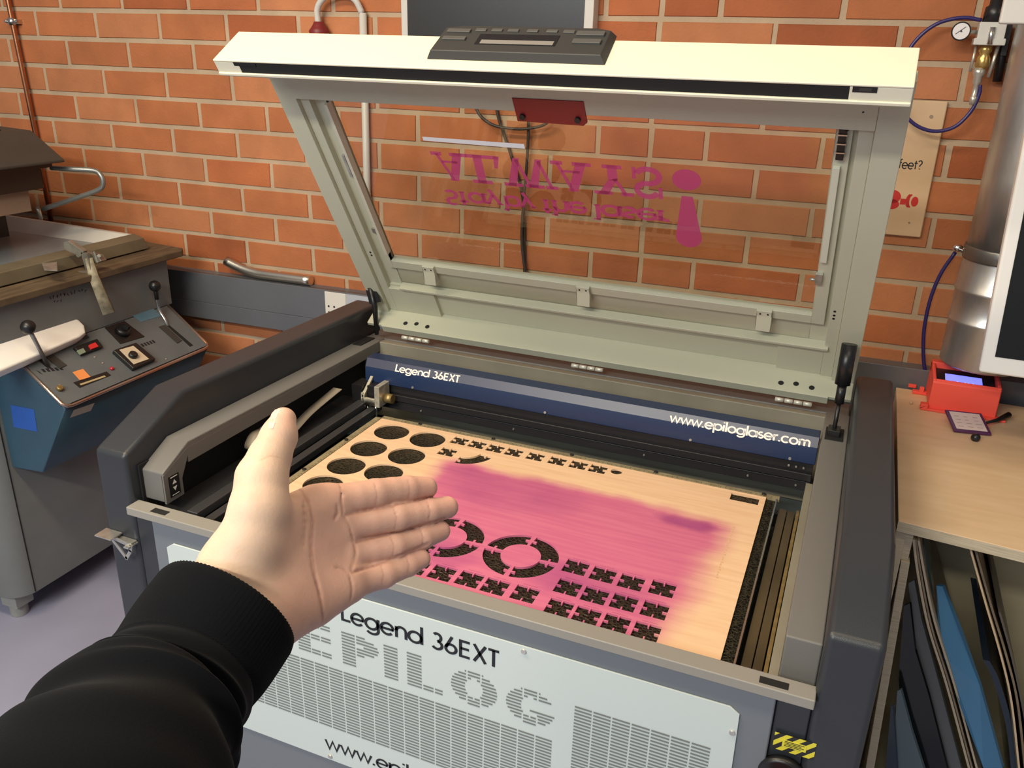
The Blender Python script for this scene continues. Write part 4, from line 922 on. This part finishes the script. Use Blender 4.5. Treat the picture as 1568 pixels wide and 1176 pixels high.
c = cpt(188, 508, .006); b = B(); b.lathe([(.022, 0), (.020, .012), (.012, .014)], c, cn, 24); b.prism([c+cn*.012+np.array([dx, dy, 0]) for dx, dy in ((-.016, -.005), (.016, -.005), (.016, .005), (-.016, .005))], [c+cn*.026+np.array([dx, dy, 0]) for dx, dy in ((-.015, -.003), (.015, -.003), (.015, .003), (-.015, .003))]); obj('dial_knob', b, black_pl, dl)
b = cbox([(171, 541), (206, 529), (236, 554), (202, 569)], .0035, .018); tm = obj('timer_dial', b, black_pl, con, .002)
b = cbox([(183, 536), (204, 530), (228, 550), (205, 558)], .018, .0195); obj('timer_scale', b, mat('scale_cream', (.62, .52, .38), .5), tm)
c = cpt(203, 545, .0195); b = B(); b.lathe([(.013, 0), (.012, .010), (.008, .011)], c, cn, 20); obj('timer_knob', b, black_pl, tm)
b = cbox([(243, 501), (252, 498), (278, 522), (271, 526)], .0035, .006); lp_ = obj('lever_plate', b, char_pl, con); b = cbox([(252, 496), (257, 496), (296, 529), (291, 531)], .0036, .0042); obj('lever_slot', b, black_mt, lp_)
b = cbox([(67, 545), (78, 541), (102, 560), (91, 565)], .0035, .006); lp2 = obj('lever_plate', b, char_pl, con); b = cbox([(55, 549), (60, 548), (79, 563), (74, 565)], .0036, .0042); obj('lever_slot', b, black_mt, lp2)
b = B(); c = cpt(171, 565, .0035); b.lathe([(.006, 0), (.006, .004), (.003, .007)], c, cn, 12); obj('pilot_lamp', b, mat('lamp_red', (.45, .02, .03), .3), con)
b = B(); c = cpt(91, 596, .0035); b.lathe([(.009, 0), (.009, .008), (.007, .010)], c, cn, 14); obj('brass_button', b, brass, con)
b = cbox([(111, 570), (127, 565), (139, 578), (122, 582)], .0037, .0044); obj('orange_sticker', b, mat('orange_sticker', (.85, .30, .09), .5), con)
b = cbox([(112, 586), (163, 569), (170, 575), (122, 594)], .0037, .0046); ds = obj('name_strip', b, black_pl, con)
b = cbox([(122, 588), (160, 575), (162, 577), (124, 590)], .0047, .0052); obj('strip_print', b, mat('gold_print', (.45, .36, .20), .4), ds)
b = cbox([(199, 481), (233, 471), (247, 484), (216, 493)], .0037, .0044); obj('blue_sticker', b, mat('blue_label', (.10, .20, .28), .4), con)
b = B()
for x, y in ((145, 547), (157, 556), (189, 493), (254, 550), (91, 590), (107, 620), (136, 500)): c = cpt(x, y, .0035); b.lathe([(.0028, 0), (.0024, .002)], c, cn, 8)
parts('console_screw', b, steel_w, con)
b = B()
for pts in ([(67, 570), (100, 566)], [(60, 571), (66, 574)], [(150, 492), (176, 485)], [(106, 529), (118, 524)], [(128, 520), (138, 517)], [(219, 531), (240, 524)]):
    P = [cpt(x, y, .0040) for x, y in pts]; d = P[1]-P[0]
    for k in range(5): o_ = P[0]+d*(k/5); b.add([o_, o_+d*.13, o_+d*.13+cd*.012, o_+cd*.012], [(0, 1, 2, 3)])
obj('panel_marks', b, black_print, con)
b = B(); b.add([ony(x, y, -.1436) for x, y in ((16, 620), (52, 627), (57, 661), (21, 654))], [(0, 1, 2, 3)]); obj('blue_tape', b, mat('tape_blue', (.02, .10, .42), .4), con)
nrm = np.array([.222, 0, -.135]); nrm = nrm/np.linalg.norm(nrm); P0 = W(-.893, 0, -.090)+nrm*.0008
b = B(); b.add([onp(x, y, P0, nrm) for x, y in ((113, 628), (145, 617), (139, 629), (107, 640))], [(0, 1, 2, 3)]); obj('beige_sticker', b, mat('beige_label', (.42, .38, .29), .6), con)
b = B()
rs = random.Random(4)
for (xa, ya, n_) in ((76, 456, 5), (82, 463, 3), (98, 451, 4), (120, 447, 3)):
    for k in range(n_):
        x0_, y0_ = xa+k*5, ya-k*1.3; P = [onx(x0_+rs.uniform(0, 3), y0_+rs.uniform(-3, 3), -1.0443) for q in range(4)]
        b.tube(P, .0008, 4)
obj('pen_marks', b, black_print, pu)
# levers
b = B(); a_ = cpt(74, 561, .0); k1 = cpt(43, 503, .0)+cn*.0; 
top1 = ony(43, 501, a_[1]-.055); b.tube([a_, a_+(top1-a_)*.9], .0055, 12); lv = obj('lever', b, mat('lever_steel', (.30, .29, .28), .35, .7), con); b = B(); b.ball(top1, .019, 20, 14); obj('ball_knob', b, black_pl, lv)
a2 = cpt(257, 500, 0); t2 = onp(237, 438, a2, (0, 1., 0)); m1 = onp(243, 472, a2, (0, 1., 0)); m2 = onp(253, 490, a2, (0, 1., 0))
b = B(); b.tube(smooth([a2, m2, m1, t2], 5), .0045, 10); lv = obj('lever', b, steel, con); b = B(); b.ball(t2, .018, 20, 14); b.tube([t2, t2+(m1-t2)*.6], .007, 10); obj('ball_knob', b, black_pl, lv)
# table and frame
b = B(W); b.prz([(-2.35, -.42), (-1.02, -.30), (-1.015, .475), (-1.035, .50), (-1.45, .545), (-2.35, .50)], .182, .203); tb = obj('table_board', b, uwood, pu, .004)
fm = mat('frame_worn', (.17, .145, .095), .5, noise=.3, nscale=8, bump=.3, bscale=30); fw = mat('frame_white', (.62, .60, .54), .5, noise=.1)
b = B(W); FX0, FX1, FY0, FY1 = -1.80, -1.115, -.75, .455
b.prism([(FX1+.006, FY0, .2065), (FX1+.006, FY1-.02, .2065), (FX1-.09, FY1, .2065), (FX1-.09, FY0, .2065)], [(FX1, FY0, .243), (FX1, FY1-.035, .243), (FX1-.075, FY1, .243), (FX1-.075, FY0, .243)])
frm = obj('screen_frame', b, fm, pu, .003)
b = B(W); b.prism([(FX0, FY1-.06, .2065), (FX1-.07, FY1-.06, .2065), (FX1-.07, FY1, .2065), (FX0, FY1, .2065)], [(FX0, FY1-.015, .250), (FX1-.07, FY1-.015, .240), (FX1-.07, FY1, .240), (FX0, FY1, .250)]); b.prism([(FX0-.05, FY0, .2065), (FX0+.03, FY0, .2065), (FX0+.03, FY1, .2065), (FX0-.05, FY1, .2065)], [(FX0-.05, FY0, .250), (FX0-.01, FY0, .250), (FX0-.01, FY1, .250), (FX0-.05, FY1, .250)])
obj('white_rail', b, fw, frm, .002)
obj('table_glass', B(W).box(FX0+.03, FX1-.09, FY0, FY1-.06, .2065, .211), mat('table_glass', (.20, .24, .27), .22, col2=(.26, .29, .30), nscale=3), frm)
b = B(); b.prism([onz(x, y, .2385) for x, y in ((64, 404), (87, 402), (88, 415), (68, 414))], [onz(x, y, .2385)+np.array([0, 0, .002]) for x, y in ((64, 404), (87, 402), (88, 415), (68, 414))]); obj('aluminium_tape', b, steel_w, frm)
# toggle clamp
cm = mat('clamp_steel', (.42, .40, .34), .4, .7, noise=.4, nscale=30)
yc = .14
def cl3(px, py, y=yc): return ony(px, py, y)
b = B()
def plate(pts, y0, y1): b.prism([cl3(x, y, y0) for x, y in pts], [cl3(x, y, y0)+np.array([0, y1-y0, 0]) for x, y in pts])
plate([(97, 371), (104, 369), (128, 385), (123, 393), (98, 382)], .12, .135); plate([(123, 386), (133, 388), (142, 426), (136, 430)], .12, .130); plate([(126, 385), (150, 392), (155, 400), (146, 403), (132, 396)], .14, .16); plate([(119, 415), (138, 418), (136, 425), (118, 424)], .125, .14)
b.tube([cl3(120, 391, .13), cl3(120, 391, .16)], .006, 10); b.tube([cl3(152, 392, .13), cl3(152, 392, .16)], .005, 10); b.tube([cl3(144, 385, .14), cl3(150, 402, .14)], .004, 8)
tc_ = obj('toggle_clamp', b, cm, pu, .0008)
b = B(); A_ = cl3(144, 424, .13); Z_ = cl3(167, 480, .13); b.tube([cl3(136, 395, .13), A_, Z_], [.013, .018, .022], 4); obj('clamp_handle', b, mat('handle_wrap', (.40, .35, .24), .6, noise=.5, nscale=50), tc_)
# upper lamp head
b = B(W); prf = [(-1.262, .480), (-1.262, .488), (-1.382, .566), (-2.3, .60), (-2.3, .480)]
b.pry(prf, -.60, .30); hdk = mat('head_dark', (.050, .046, .040), .5, noise=.15); hh = obj('lamp_head', b, hdk, pu, .003)
b = B(W); b.prism([(-1.30, -.6, .4645), (-1.30, .285, .4645), (-2.2, .285, .4645), (-2.2, -.6, .4645)], [(-1.30, -.6, .480), (-1.30, .285, .480), (-2.2, .285, .480), (-2.2, -.6, .480)]); b.box(-2.2, -1.335, -.6, .27, .400, .466); obj('head_body', b, mat('head_brown', (.040, .026, .017), .5), hh)
b = B(); c_ = [(-.0, 0)]; nn = np.array([.078, 0, .12]); nn /= np.linalg.norm(nn); P0 = W(-1.262, 0, .488)+nn*.001
b = B(W); b.prism([(-1.42, -.5, .5675), (-1.42, .23, .5675), (-2.2, .23, .5975), (-2.2, -.5, .5975)], [(-1.42, -.5, .5705), (-1.42, .23, .5705), (-2.2, .23, .6005), (-2.2, -.5, .6005)]); obj('head_window', b, black_mt, hh)
obj('inner_box', B(W).box(-2.15, -1.36, -.5, .235, .335, .400), mat('tan_box', (.34, .24, .17), .6, noise=.2, nscale=6), hh)
obj('hinge_post', B(W).box(-2.1, -1.62, .30, .34, .206, .57), hdk, pu)
b = B(); b.tube([ony(58, 318, .30), ony(63, 335, .33)], .006, 8); obj('stay_rod', b, steel_w, pu)
b = B(); b.tube(smooth([ony(78, 257, .31), ony(110, 259, .33), ony(143, 261, .36), ony(154, 268, .365), ony(158, 280, .365), ony(152, 290, .36), ony(120, 302, .34), ony(66, 320, .31)], 5), .0075, 12); obj('grab_handle', b, mat('tube_grey', (.26, .27, .26), .35, .6), hh)
b = B(W); b.ball((-1.3345, -.07, .43), .004, 8, 6); b.ball((-1.3345, -.10, .428), .004, 8, 6); parts('bright_screw', b, steel, hh)
# white cloth on console
pp = mat('paper_white', (.92, .89, .84), .7, bump=.4, bscale=18)
PH = .040
c_pts = [(0, 505), (45, 490), (97, 471), (100, 477), (108, 475), (118, 484), (131, 497), (133, 508), (124, 515), (40, 552), (0, 569)]
b = B(); base = [cpt(x, y, PH) for x, y in c_pts]
ext = [cpt(-28, 581, PH), cpt(-28, 515, PH)]
base = base+ext
n_ = len(base); cen = sum(base)/n_
def ringp(s_, h): return [cen+(p-cen)*s_+cn*h for p in base]
R4 = [ringp(.93, -PH+.006), ringp(.98, -PH+.016), ringp(1.0, -.012), ringp(.97, -.003), ringp(.90, .0)]
vs = [p for r_ in R4 for p in r_]; fs = [tuple(range(n_-1, -1, -1)), tuple(range(4*n_, 5*n_))]+[(j*n_+i, j*n_+(i+1) % n_, (j+1)*n_+(i+1) % n_, (j+1)*n_+i) for j in range(4) for i in range(n_)]
b.add(vs, fs); o = obj('folded_paper', b, pp, None, .003, 3); tag(o, 'folded white paper lying on the exposure unit console behind the left lever', 'paper')
# ================================================================ PERSON: left forearm and hand
def cam3(px, py, d): return np.array([(px-784.)/F*d, (py-588.)/F*d, d])
def c2w(p): return CP + RM.T @ np.asarray(p)
def cone(px, py, d, r): return (cam3(px, py, d), r*d/F)
VX = .0009
lo = np.array([-.212, .006, .405]); hi = np.array([-.026, .170, .590])
dims = np.ceil((hi-lo)/VX).astype(int)
gx, gy, gz = [lo[i]+VX*np.arange(dims[i], dtype=np.float32) for i in range(3)]
GX, GY, GZ = np.meshgrid(gx.astype(np.float32), gy.astype(np.float32), gz.astype(np.float32), indexing='ij')
def sd_cone(a, ra, b_, rb_, X, Y, Z):
    ba = b_-a; L2 = float(ba@ba); px_, py_, pz_ = X-a[0], Y-a[1], Z-a[2]
    h = np.clip((px_*ba[0]+py_*ba[1]+pz_*ba[2])/L2, 0, 1)
    return np.sqrt((px_-h*ba[0])**2+(py_-h*ba[1])**2+(pz_-h*ba[2])**2)-(ra+(rb_-ra)*h)
def smin(a, b_, k):
    h = np.clip(.5+.5*(b_-a)/k, 0, 1); return b_+(a-b_)*h-k*h*(1-h)
def chain(nodes, X, Y, Z, k=.002):
    d = None
    for (a, ra), (b_, rb_) in zip(nodes[:-1], nodes[1:]):
        e = sd_cone(a, ra, b_, rb_, X, Y, Z); d = e if d is None else smin(d, e, k)
    return d
PALM = [[(360, 872, .462, 46), (500, 775, .508, 29)], [(375, 895, .464, 46), (516, 808, .510, 27)], [(395, 920, .464, 46), (522, 850, .510, 27)], [(402, 940, .462, 46), (520, 888, .506, 29)],
        [(415, 950, .460, 42), (480, 925, .486, 33), (532, 897, .502, 26)], [(415, 800, .478, 30), (478, 772, .502, 27)]]
THUMB = [(360, 868, .462, 46), (386, 826, .462, 48), (398, 780, .464, 45), (401, 732, .470, 38), (413, 700, .478, 31), (427, 668, .486, 26.5), (434, 643, .492, 19.5)]
WRIST = [[(361, 868, .462, 46), (300, 965, .440, 46)], [(400, 945, .462, 48), (335, 1045, .438, 46)], [(375, 905, .464, 50), (310, 1005, .440, 48)]]
FING = [[(508, 767, .510, 26), (545, 762, .518, 23.5), (574, 757, .526, 24), (600, 752, .534, 21), (624, 749, .541, 20.5), (653, 747, .551, 17)],
        [(528, 806, .512, 24), (568, 798, .521, 22.5), (606, 792, .530, 23.5), (632, 787, .538, 20.5), (656, 783, .545, 20), (685, 777, .555, 17)],
        [(532, 848, .511, 23), (570, 842, .519, 20.5), (603, 836, .527, 21.5), (626, 829, .535, 18.5), (647, 823, .541, 18.2), (674, 813, .551, 15.8)],
        [(528, 893, .505, 26), (560, 886, .512, 22.5), (587, 879, .519, 22), (608, 871, .526, 18.5), (625, 865, .531, 18), (645, 856, .537, 14.5)]]
def body_sdf(X, Y, Z):
    cc = lambda L: [cone(*q) for q in L]
    d = None
    for p in PALM+WRIST:
        e = chain(cc(p), X, Y, Z); d = e if d is None else smin(d, e, .011)
    d = smin(d, chain(cc(THUMB), X, Y, Z, .004), .010)
    fd = None
    for p in FING:
        e = chain(cc(p), X, Y, Z, .0012); fd = e if fd is None else smin(fd, e, .0003)
    return smin(d, fd, .005)
SD = body_sdf(GX, GY, GZ)
def surf(px, py, d0=.40, d1=.60):
    ds = np.linspace(d0, d1, 400); P_ = np.array([cam3(px, py, d) for d in ds]); v = body_sdf(P_[:, 0], P_[:, 1], P_[:, 2])
    i = np.argmax(v < 0); return P_[i] if (v < 0).any() else None
def crease(pts, r, k, depth=.0):
    global SD
    Q = [surf(*p) for p in pts]; Q = [q for q in Q if q is not None]
    Q = smooth(Q, 3) if len(Q) > 2 else Q
    Q = [q+np.array([0, 0, depth]) for q in Q]
    d = None
    for a, b_ in zip(Q[:-1], Q[1:]):
        bb0 = np.minimum(a, b_)-.006-lo; bb1 = np.maximum(a, b_)+.006-lo
        i0 = np.maximum((bb0/VX).astype(int), 0); i1 = np.minimum((bb1/VX).astype(int)+1, dims)
        sl_ = tuple(slice(i0[j], i1[j]) for j in range(3))
        e = sd_cone(a, r, b_, r, GX[sl_], GY[sl_], GZ[sl_]); SD[sl_] = -smin(-SD[sl_], e, k)
CR = [([(446, 742), (463, 752), (474, 775), (479, 800), (477, 838), (482, 880), (492, 925), (494, 950)], .0006, .0016),
      ([(464, 765), (467, 800), (465, 835)], .0, .0028),
      ([(516, 774), (517, 786), (512, 795)], .0, .0022), ([(533, 876), (524, 870), (514, 869)], .0, .0020),
      ([(519, 741), (523, 765), (525, 786)], .0002, .0016), ([(526, 790), (535, 805), (541, 829)], .0003, .0016), ([(543, 833), (545, 850), (537, 874)], .0003, .0016), ([(535, 880), (539, 900), (536, 920)], .0002, .0016),
      ([(572, 739), (577, 757), (575, 774)], .0, .0008), ([(624, 734), (627, 748), (625, 763)], .0, .0008),
      ([(601, 776), (607, 792), (604, 810)], .0, .0008), ([(654, 768), (658, 782), (656, 797)], .0, .0008),
      ([(597, 821), (603, 836), (601, 851)], .0, .0008), ([(643, 810), (648, 823), (646, 836)], .0, .0008),
      ([(582, 864), (587, 879), (585, 894)], .0, .0008), ([(622, 853), (626, 865), (624, 876)], .0, .0008),
      ([(400, 704), (414, 698), (430, 701)], .0, .0009)]
# lines where neighbouring fingers press together
GAP = [([(530, 789), (560, 782), (590, 777), (620, 770), (645, 765), (662, 761)], .0007, .0012), ([(546, 831), (572, 823), (600, 816), (630, 808), (660, 800), (682, 793)], .0007, .0012), ([(540, 877), (565, 869), (590, 860), (618, 848), (640, 839), (656, 833)], .0007, .0012)]
CR += GAP
for c_ in CR: crease(*c_)
# surface nets
def surface_nets(D, lo, vx):
    ins = D < 0
    c8 = np.stack([ins[i:ins.shape[0]-1+i, j:ins.shape[1]-1+j, k:ins.shape[2]-1+k] for i in (0, 1) for j in (0, 1) for k in (0, 1)])
    act = c8.any(0) & ~c8.all(0); idx = -np.ones(act.shape, int); cells = np.argwhere(act); idx[act] = np.arange(len(cells))
    acc = np.zeros((len(cells), 3)); cnt = np.zeros(len(cells)); cx_, cy_, cz_ = cells.T
    cor = [(i, j, k) for i in (0, 1) for j in (0, 1) for k in (0, 1)]
    for a in cor:
        for b_ in cor:
            if sum(abs(np.array(a)-b_)) == 1 and a < b_:
                va = D[cx_+a[0], cy_+a[1], cz_+a[2]]; vb_ = D[cx_+b_[0], cy_+b_[1], cz_+b_[2]]; m_ = (va < 0) != (vb_ < 0)
                t = np.where(m_, va/np.where(va == vb_, 1, va-vb_), 0)
                for ax in range(3): acc[:, ax] += np.where(m_, a[ax]+t*(b_[ax]-a[ax]), 0)
                cnt += m_
    V_ = (cells+acc/cnt[:, None])*vx+lo
    Fc = []
    for ax in range(3):
        s0 = [slice(None)]*3; s1 = [slice(None)]*3; s0[ax] = slice(0, -1); s1[ax] = slice(1, None)
        e = ins[tuple(s0)] != ins[tuple(s1)]; P_ = np.argwhere(e); u, v = (ax+1) % 3, (ax+2) % 3
        ok = (P_[:, u] > 0) & (P_[:, v] > 0) & (P_[:, u] < act.shape[u]) & (P_[:, v] < act.shape[v]); P_ = P_[ok]
        q = []
        for du, dv in ((0, 0), (1, 0), (1, 1), (0, 1)):
            Q = P_.copy(); Q[:, u] -= du; Q[:, v] -= dv; q.append(idx[Q[:, 0], Q[:, 1], Q[:, 2]])
        q = np.stack(q, 1); fl = ins[tuple(s0)][P_[:, 0], P_[:, 1], P_[:, 2]]; q[fl] = q[fl][:, ::-1]; Fc.append(q)
    return V_, np.concatenate(Fc)
VV, FF = surface_nets(SD, lo, VX)
FF = FF[(FF >= 0).all(1)]
# light smoothing keeps the creases
E_ = np.concatenate([FF[:, [0, 1]], FF[:, [1, 2]], FF[:, [2, 3]], FF[:, [3, 0]]])
for it in range(2):
    s_ = np.zeros_like(VV); c_ = np.zeros(len(VV)); np.add.at(s_, E_[:, 0], VV[E_[:, 1]]); np.add.at(s_, E_[:, 1], VV[E_[:, 0]]); np.add.at(c_, E_[:, 0], 1); np.add.at(c_, E_[:, 1], 1)
    VV = VV+(.5 if it != 1 else .3)*(s_/np.maximum(c_, 1)[:, None]-VV)
WV = CP+VV@RM
pl = c2w(cam3(350, 930, .45))
me = bpy.data.meshes.new('person'); me.from_pydata((WV-pl).tolist(), [], FF.tolist()); me.polygons.foreach_set('use_smooth', [True]*len(me.polygons)); me.update()
bm = bmesh.new(); bm.from_mesh(me); bmesh.ops.recalc_face_normals(bm, faces=bm.faces); bm.to_mesh(me); bm.free()
# skin tone: yellower at the wrist and thumb base, pinker towards palm and fingers
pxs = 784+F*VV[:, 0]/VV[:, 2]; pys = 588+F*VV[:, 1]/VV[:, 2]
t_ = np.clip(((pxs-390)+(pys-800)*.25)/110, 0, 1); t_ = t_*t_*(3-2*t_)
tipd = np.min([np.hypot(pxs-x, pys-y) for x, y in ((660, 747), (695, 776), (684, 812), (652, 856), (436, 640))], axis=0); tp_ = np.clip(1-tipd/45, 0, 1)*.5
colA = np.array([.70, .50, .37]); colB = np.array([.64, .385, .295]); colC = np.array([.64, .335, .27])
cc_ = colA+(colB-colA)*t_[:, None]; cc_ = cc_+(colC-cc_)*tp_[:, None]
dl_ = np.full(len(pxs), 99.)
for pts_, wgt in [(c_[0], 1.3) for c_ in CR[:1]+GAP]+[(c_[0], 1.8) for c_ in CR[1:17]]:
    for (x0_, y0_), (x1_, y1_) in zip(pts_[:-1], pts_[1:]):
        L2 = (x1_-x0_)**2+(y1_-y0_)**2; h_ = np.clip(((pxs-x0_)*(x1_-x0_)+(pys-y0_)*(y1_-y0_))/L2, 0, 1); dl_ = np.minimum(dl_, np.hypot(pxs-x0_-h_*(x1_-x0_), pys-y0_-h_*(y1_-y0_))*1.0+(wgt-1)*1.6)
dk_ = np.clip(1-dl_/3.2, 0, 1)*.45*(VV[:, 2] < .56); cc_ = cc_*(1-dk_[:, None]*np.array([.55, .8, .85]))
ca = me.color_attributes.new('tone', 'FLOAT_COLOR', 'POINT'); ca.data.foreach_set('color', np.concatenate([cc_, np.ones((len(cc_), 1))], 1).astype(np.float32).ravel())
sk = bpy.data.materials.new('skin'); sk.use_nodes = True; nt = sk.node_tree; n = nt.nodes; bs = n['Principled BSDF']; bs.inputs['Roughness'].default_value = .52; bs.inputs['Specular IOR Level'].default_value = .35
at_ = n.new('ShaderNodeAttribute'); at_.attribute_name = 'tone'; tc = n.new('ShaderNodeTexCoord')
nz = n.new('ShaderNodeTexNoise'); nz.inputs['Scale'].default_value = 45; nz.inputs['Detail'].default_value = 5; mr = n.new('ShaderNodeMapRange'); mr.inputs[1].default_value = .3; mr.inputs[2].default_value = .7; mr.inputs[3].default_value = .90; mr.inputs[4].default_value = 1.06
mx = n.new('ShaderNodeMix'); mx.data_type = 'RGBA'; mx.blend_type = 'MULTIPLY'; mx.inputs[0].default_value = 1
nt.links.new(tc.outputs['Object'], nz.inputs['Vector']); nt.links.new(nz.outputs[0], mr.inputs[0]); nt.links.new(at_.outputs['Color'], mx.inputs[6]); nt.links.new(mr.outputs[0], mx.inputs[7]); nt.links.new(mx.outputs[2], bs.inputs['Base Color'])
n2 = n.new('ShaderNodeTexNoise'); n2.inputs['Scale'].default_value = 700; n2.inputs['Detail'].default_value = 3; bp = n.new('ShaderNodeBump'); bp.inputs['Strength'].default_value = .25; bp.inputs['Distance'].default_value = .0006
nt.links.new(tc.outputs['Object'], n2.inputs['Vector']); nt.links.new(n2.outputs[0], bp.inputs['Height']); nt.links.new(bp.outputs[0], bs.inputs['Normal'])
bs.inputs['Subsurface Weight'].default_value = .25; bs.inputs['Subsurface Radius'].default_value = (.010, .004, .002); bs.inputs['Subsurface Scale'].default_value = .5
me.materials.append(sk)
pe = bpy.data.objects.new('person', me); C.objects.link(pe); pe.location = pl; ROOTLOC['person'] = tuple(pl)
tag(pe, 'left forearm in a black sleeve, open palm with thumb up held over the laser cutter', 'person')
# thumbnail
b = B(); nl = []
for y, xa, xb in ((627, 422, 430), (633, 416.5, 426), (640, 414, 423.5), (648, 412.5, 421.5), (656, 411.5, 418.5)):
    row = [surf(xa+(xb-xa)*k/4, y) for k in range(5)]; row = [r_ if r_ is not None else cam3(xa+(xb-xa)*k/4, y, .490) for k, r_ in enumerate(row)]; nl.append(row)
vs = [c2w(r_+np.array([-.0001, 0, -.0004])) for row in nl for r_ in row]
b.add(vs, [(j*5+i, j*5+i+1, (j+1)*5+i+1, (j+1)*5+i) for j in range(4) for i in range(4)], True); obj('thumbnail', b, skin_nail, pe)
# sleeve
key = [(350, 932, .452, 116), (292, 1012, .428, 119), (262, 1055, .412, 121), (240, 1085, .400, 132), (212, 1118, .384, 152), (170, 1178, .358, 180), (60, 1330, .310, 205), (-150, 1620, .250, 250)]
K = smooth([np.array([*cam3(x, y, d), r*d/F]) for x, y, d, r in key], 26); NR = len(K); NS = 200; vs = []; ringsv = []
cuff_end = 26*1.5
rng = np.random.RandomState(5)
for i in range(NR):
    p = K[i][:3]; T_ = K[min(i+1, NR-1)][:3]-K[max(i-1, 0)][:3]; T_ /= np.linalg.norm(T_); a = np.array([0, 0, 1.]); u = np.cross(T_, a); u /= np.linalg.norm(u); v = np.cross(u, T_)
    s_ = i/26.; fold = 0
    row = []
    for k in range(NS):
        th = 2*math.pi*k/NS; r = K[i][3]
        if i < cuff_end: r += .0004*(1 if k % 2 else -1)+.0008*math.sin(3.2*s_+1.3*math.sin(th*2))*min(s_, 1)
        else:
            q = s_-1.5
            r += min(q, 1)*(.0042*math.sin(3.6*q+1.1*math.sin(th+.6)+.3*math.sin(3*th))+.0016*math.sin(7.5*q+1.5*math.cos(2*th+1)))
        if i < 3: r -= (3-i)*.0004
        fl_ = .90
        row.append(c2w(p+u*math.cos(th)*r+v*math.sin(th)*r*fl_))
    ringsv.append(row)
inner = [[c2w(K[i][:3])+(q-c2w(K[i][:3]))*.93 for q in ringsv[i]] for i in (40, 20, 8, 0)]
allr = inner+ringsv; vs = [p for r_ in allr for p in r_]; m_ = len(allr)
b = B(); b.add(vs, [(j*NS+k, j*NS+(k+1) % NS, (j+1)*NS+(k+1) % NS, (j+1)*NS+k) for j in range(m_-1) for k in range(NS)]+[tuple((m_-1)*NS+k for k in range(NS))], True)
slv = mat('sleeve_fabric', (.0038, .0045, .0060), .95, bump=.12, bscale=900, spec=.08)
slv.node_tree.nodes['Principled BSDF'].inputs['Sheen Weight'].default_value = .03
obj('sleeve', b, slv, pe)
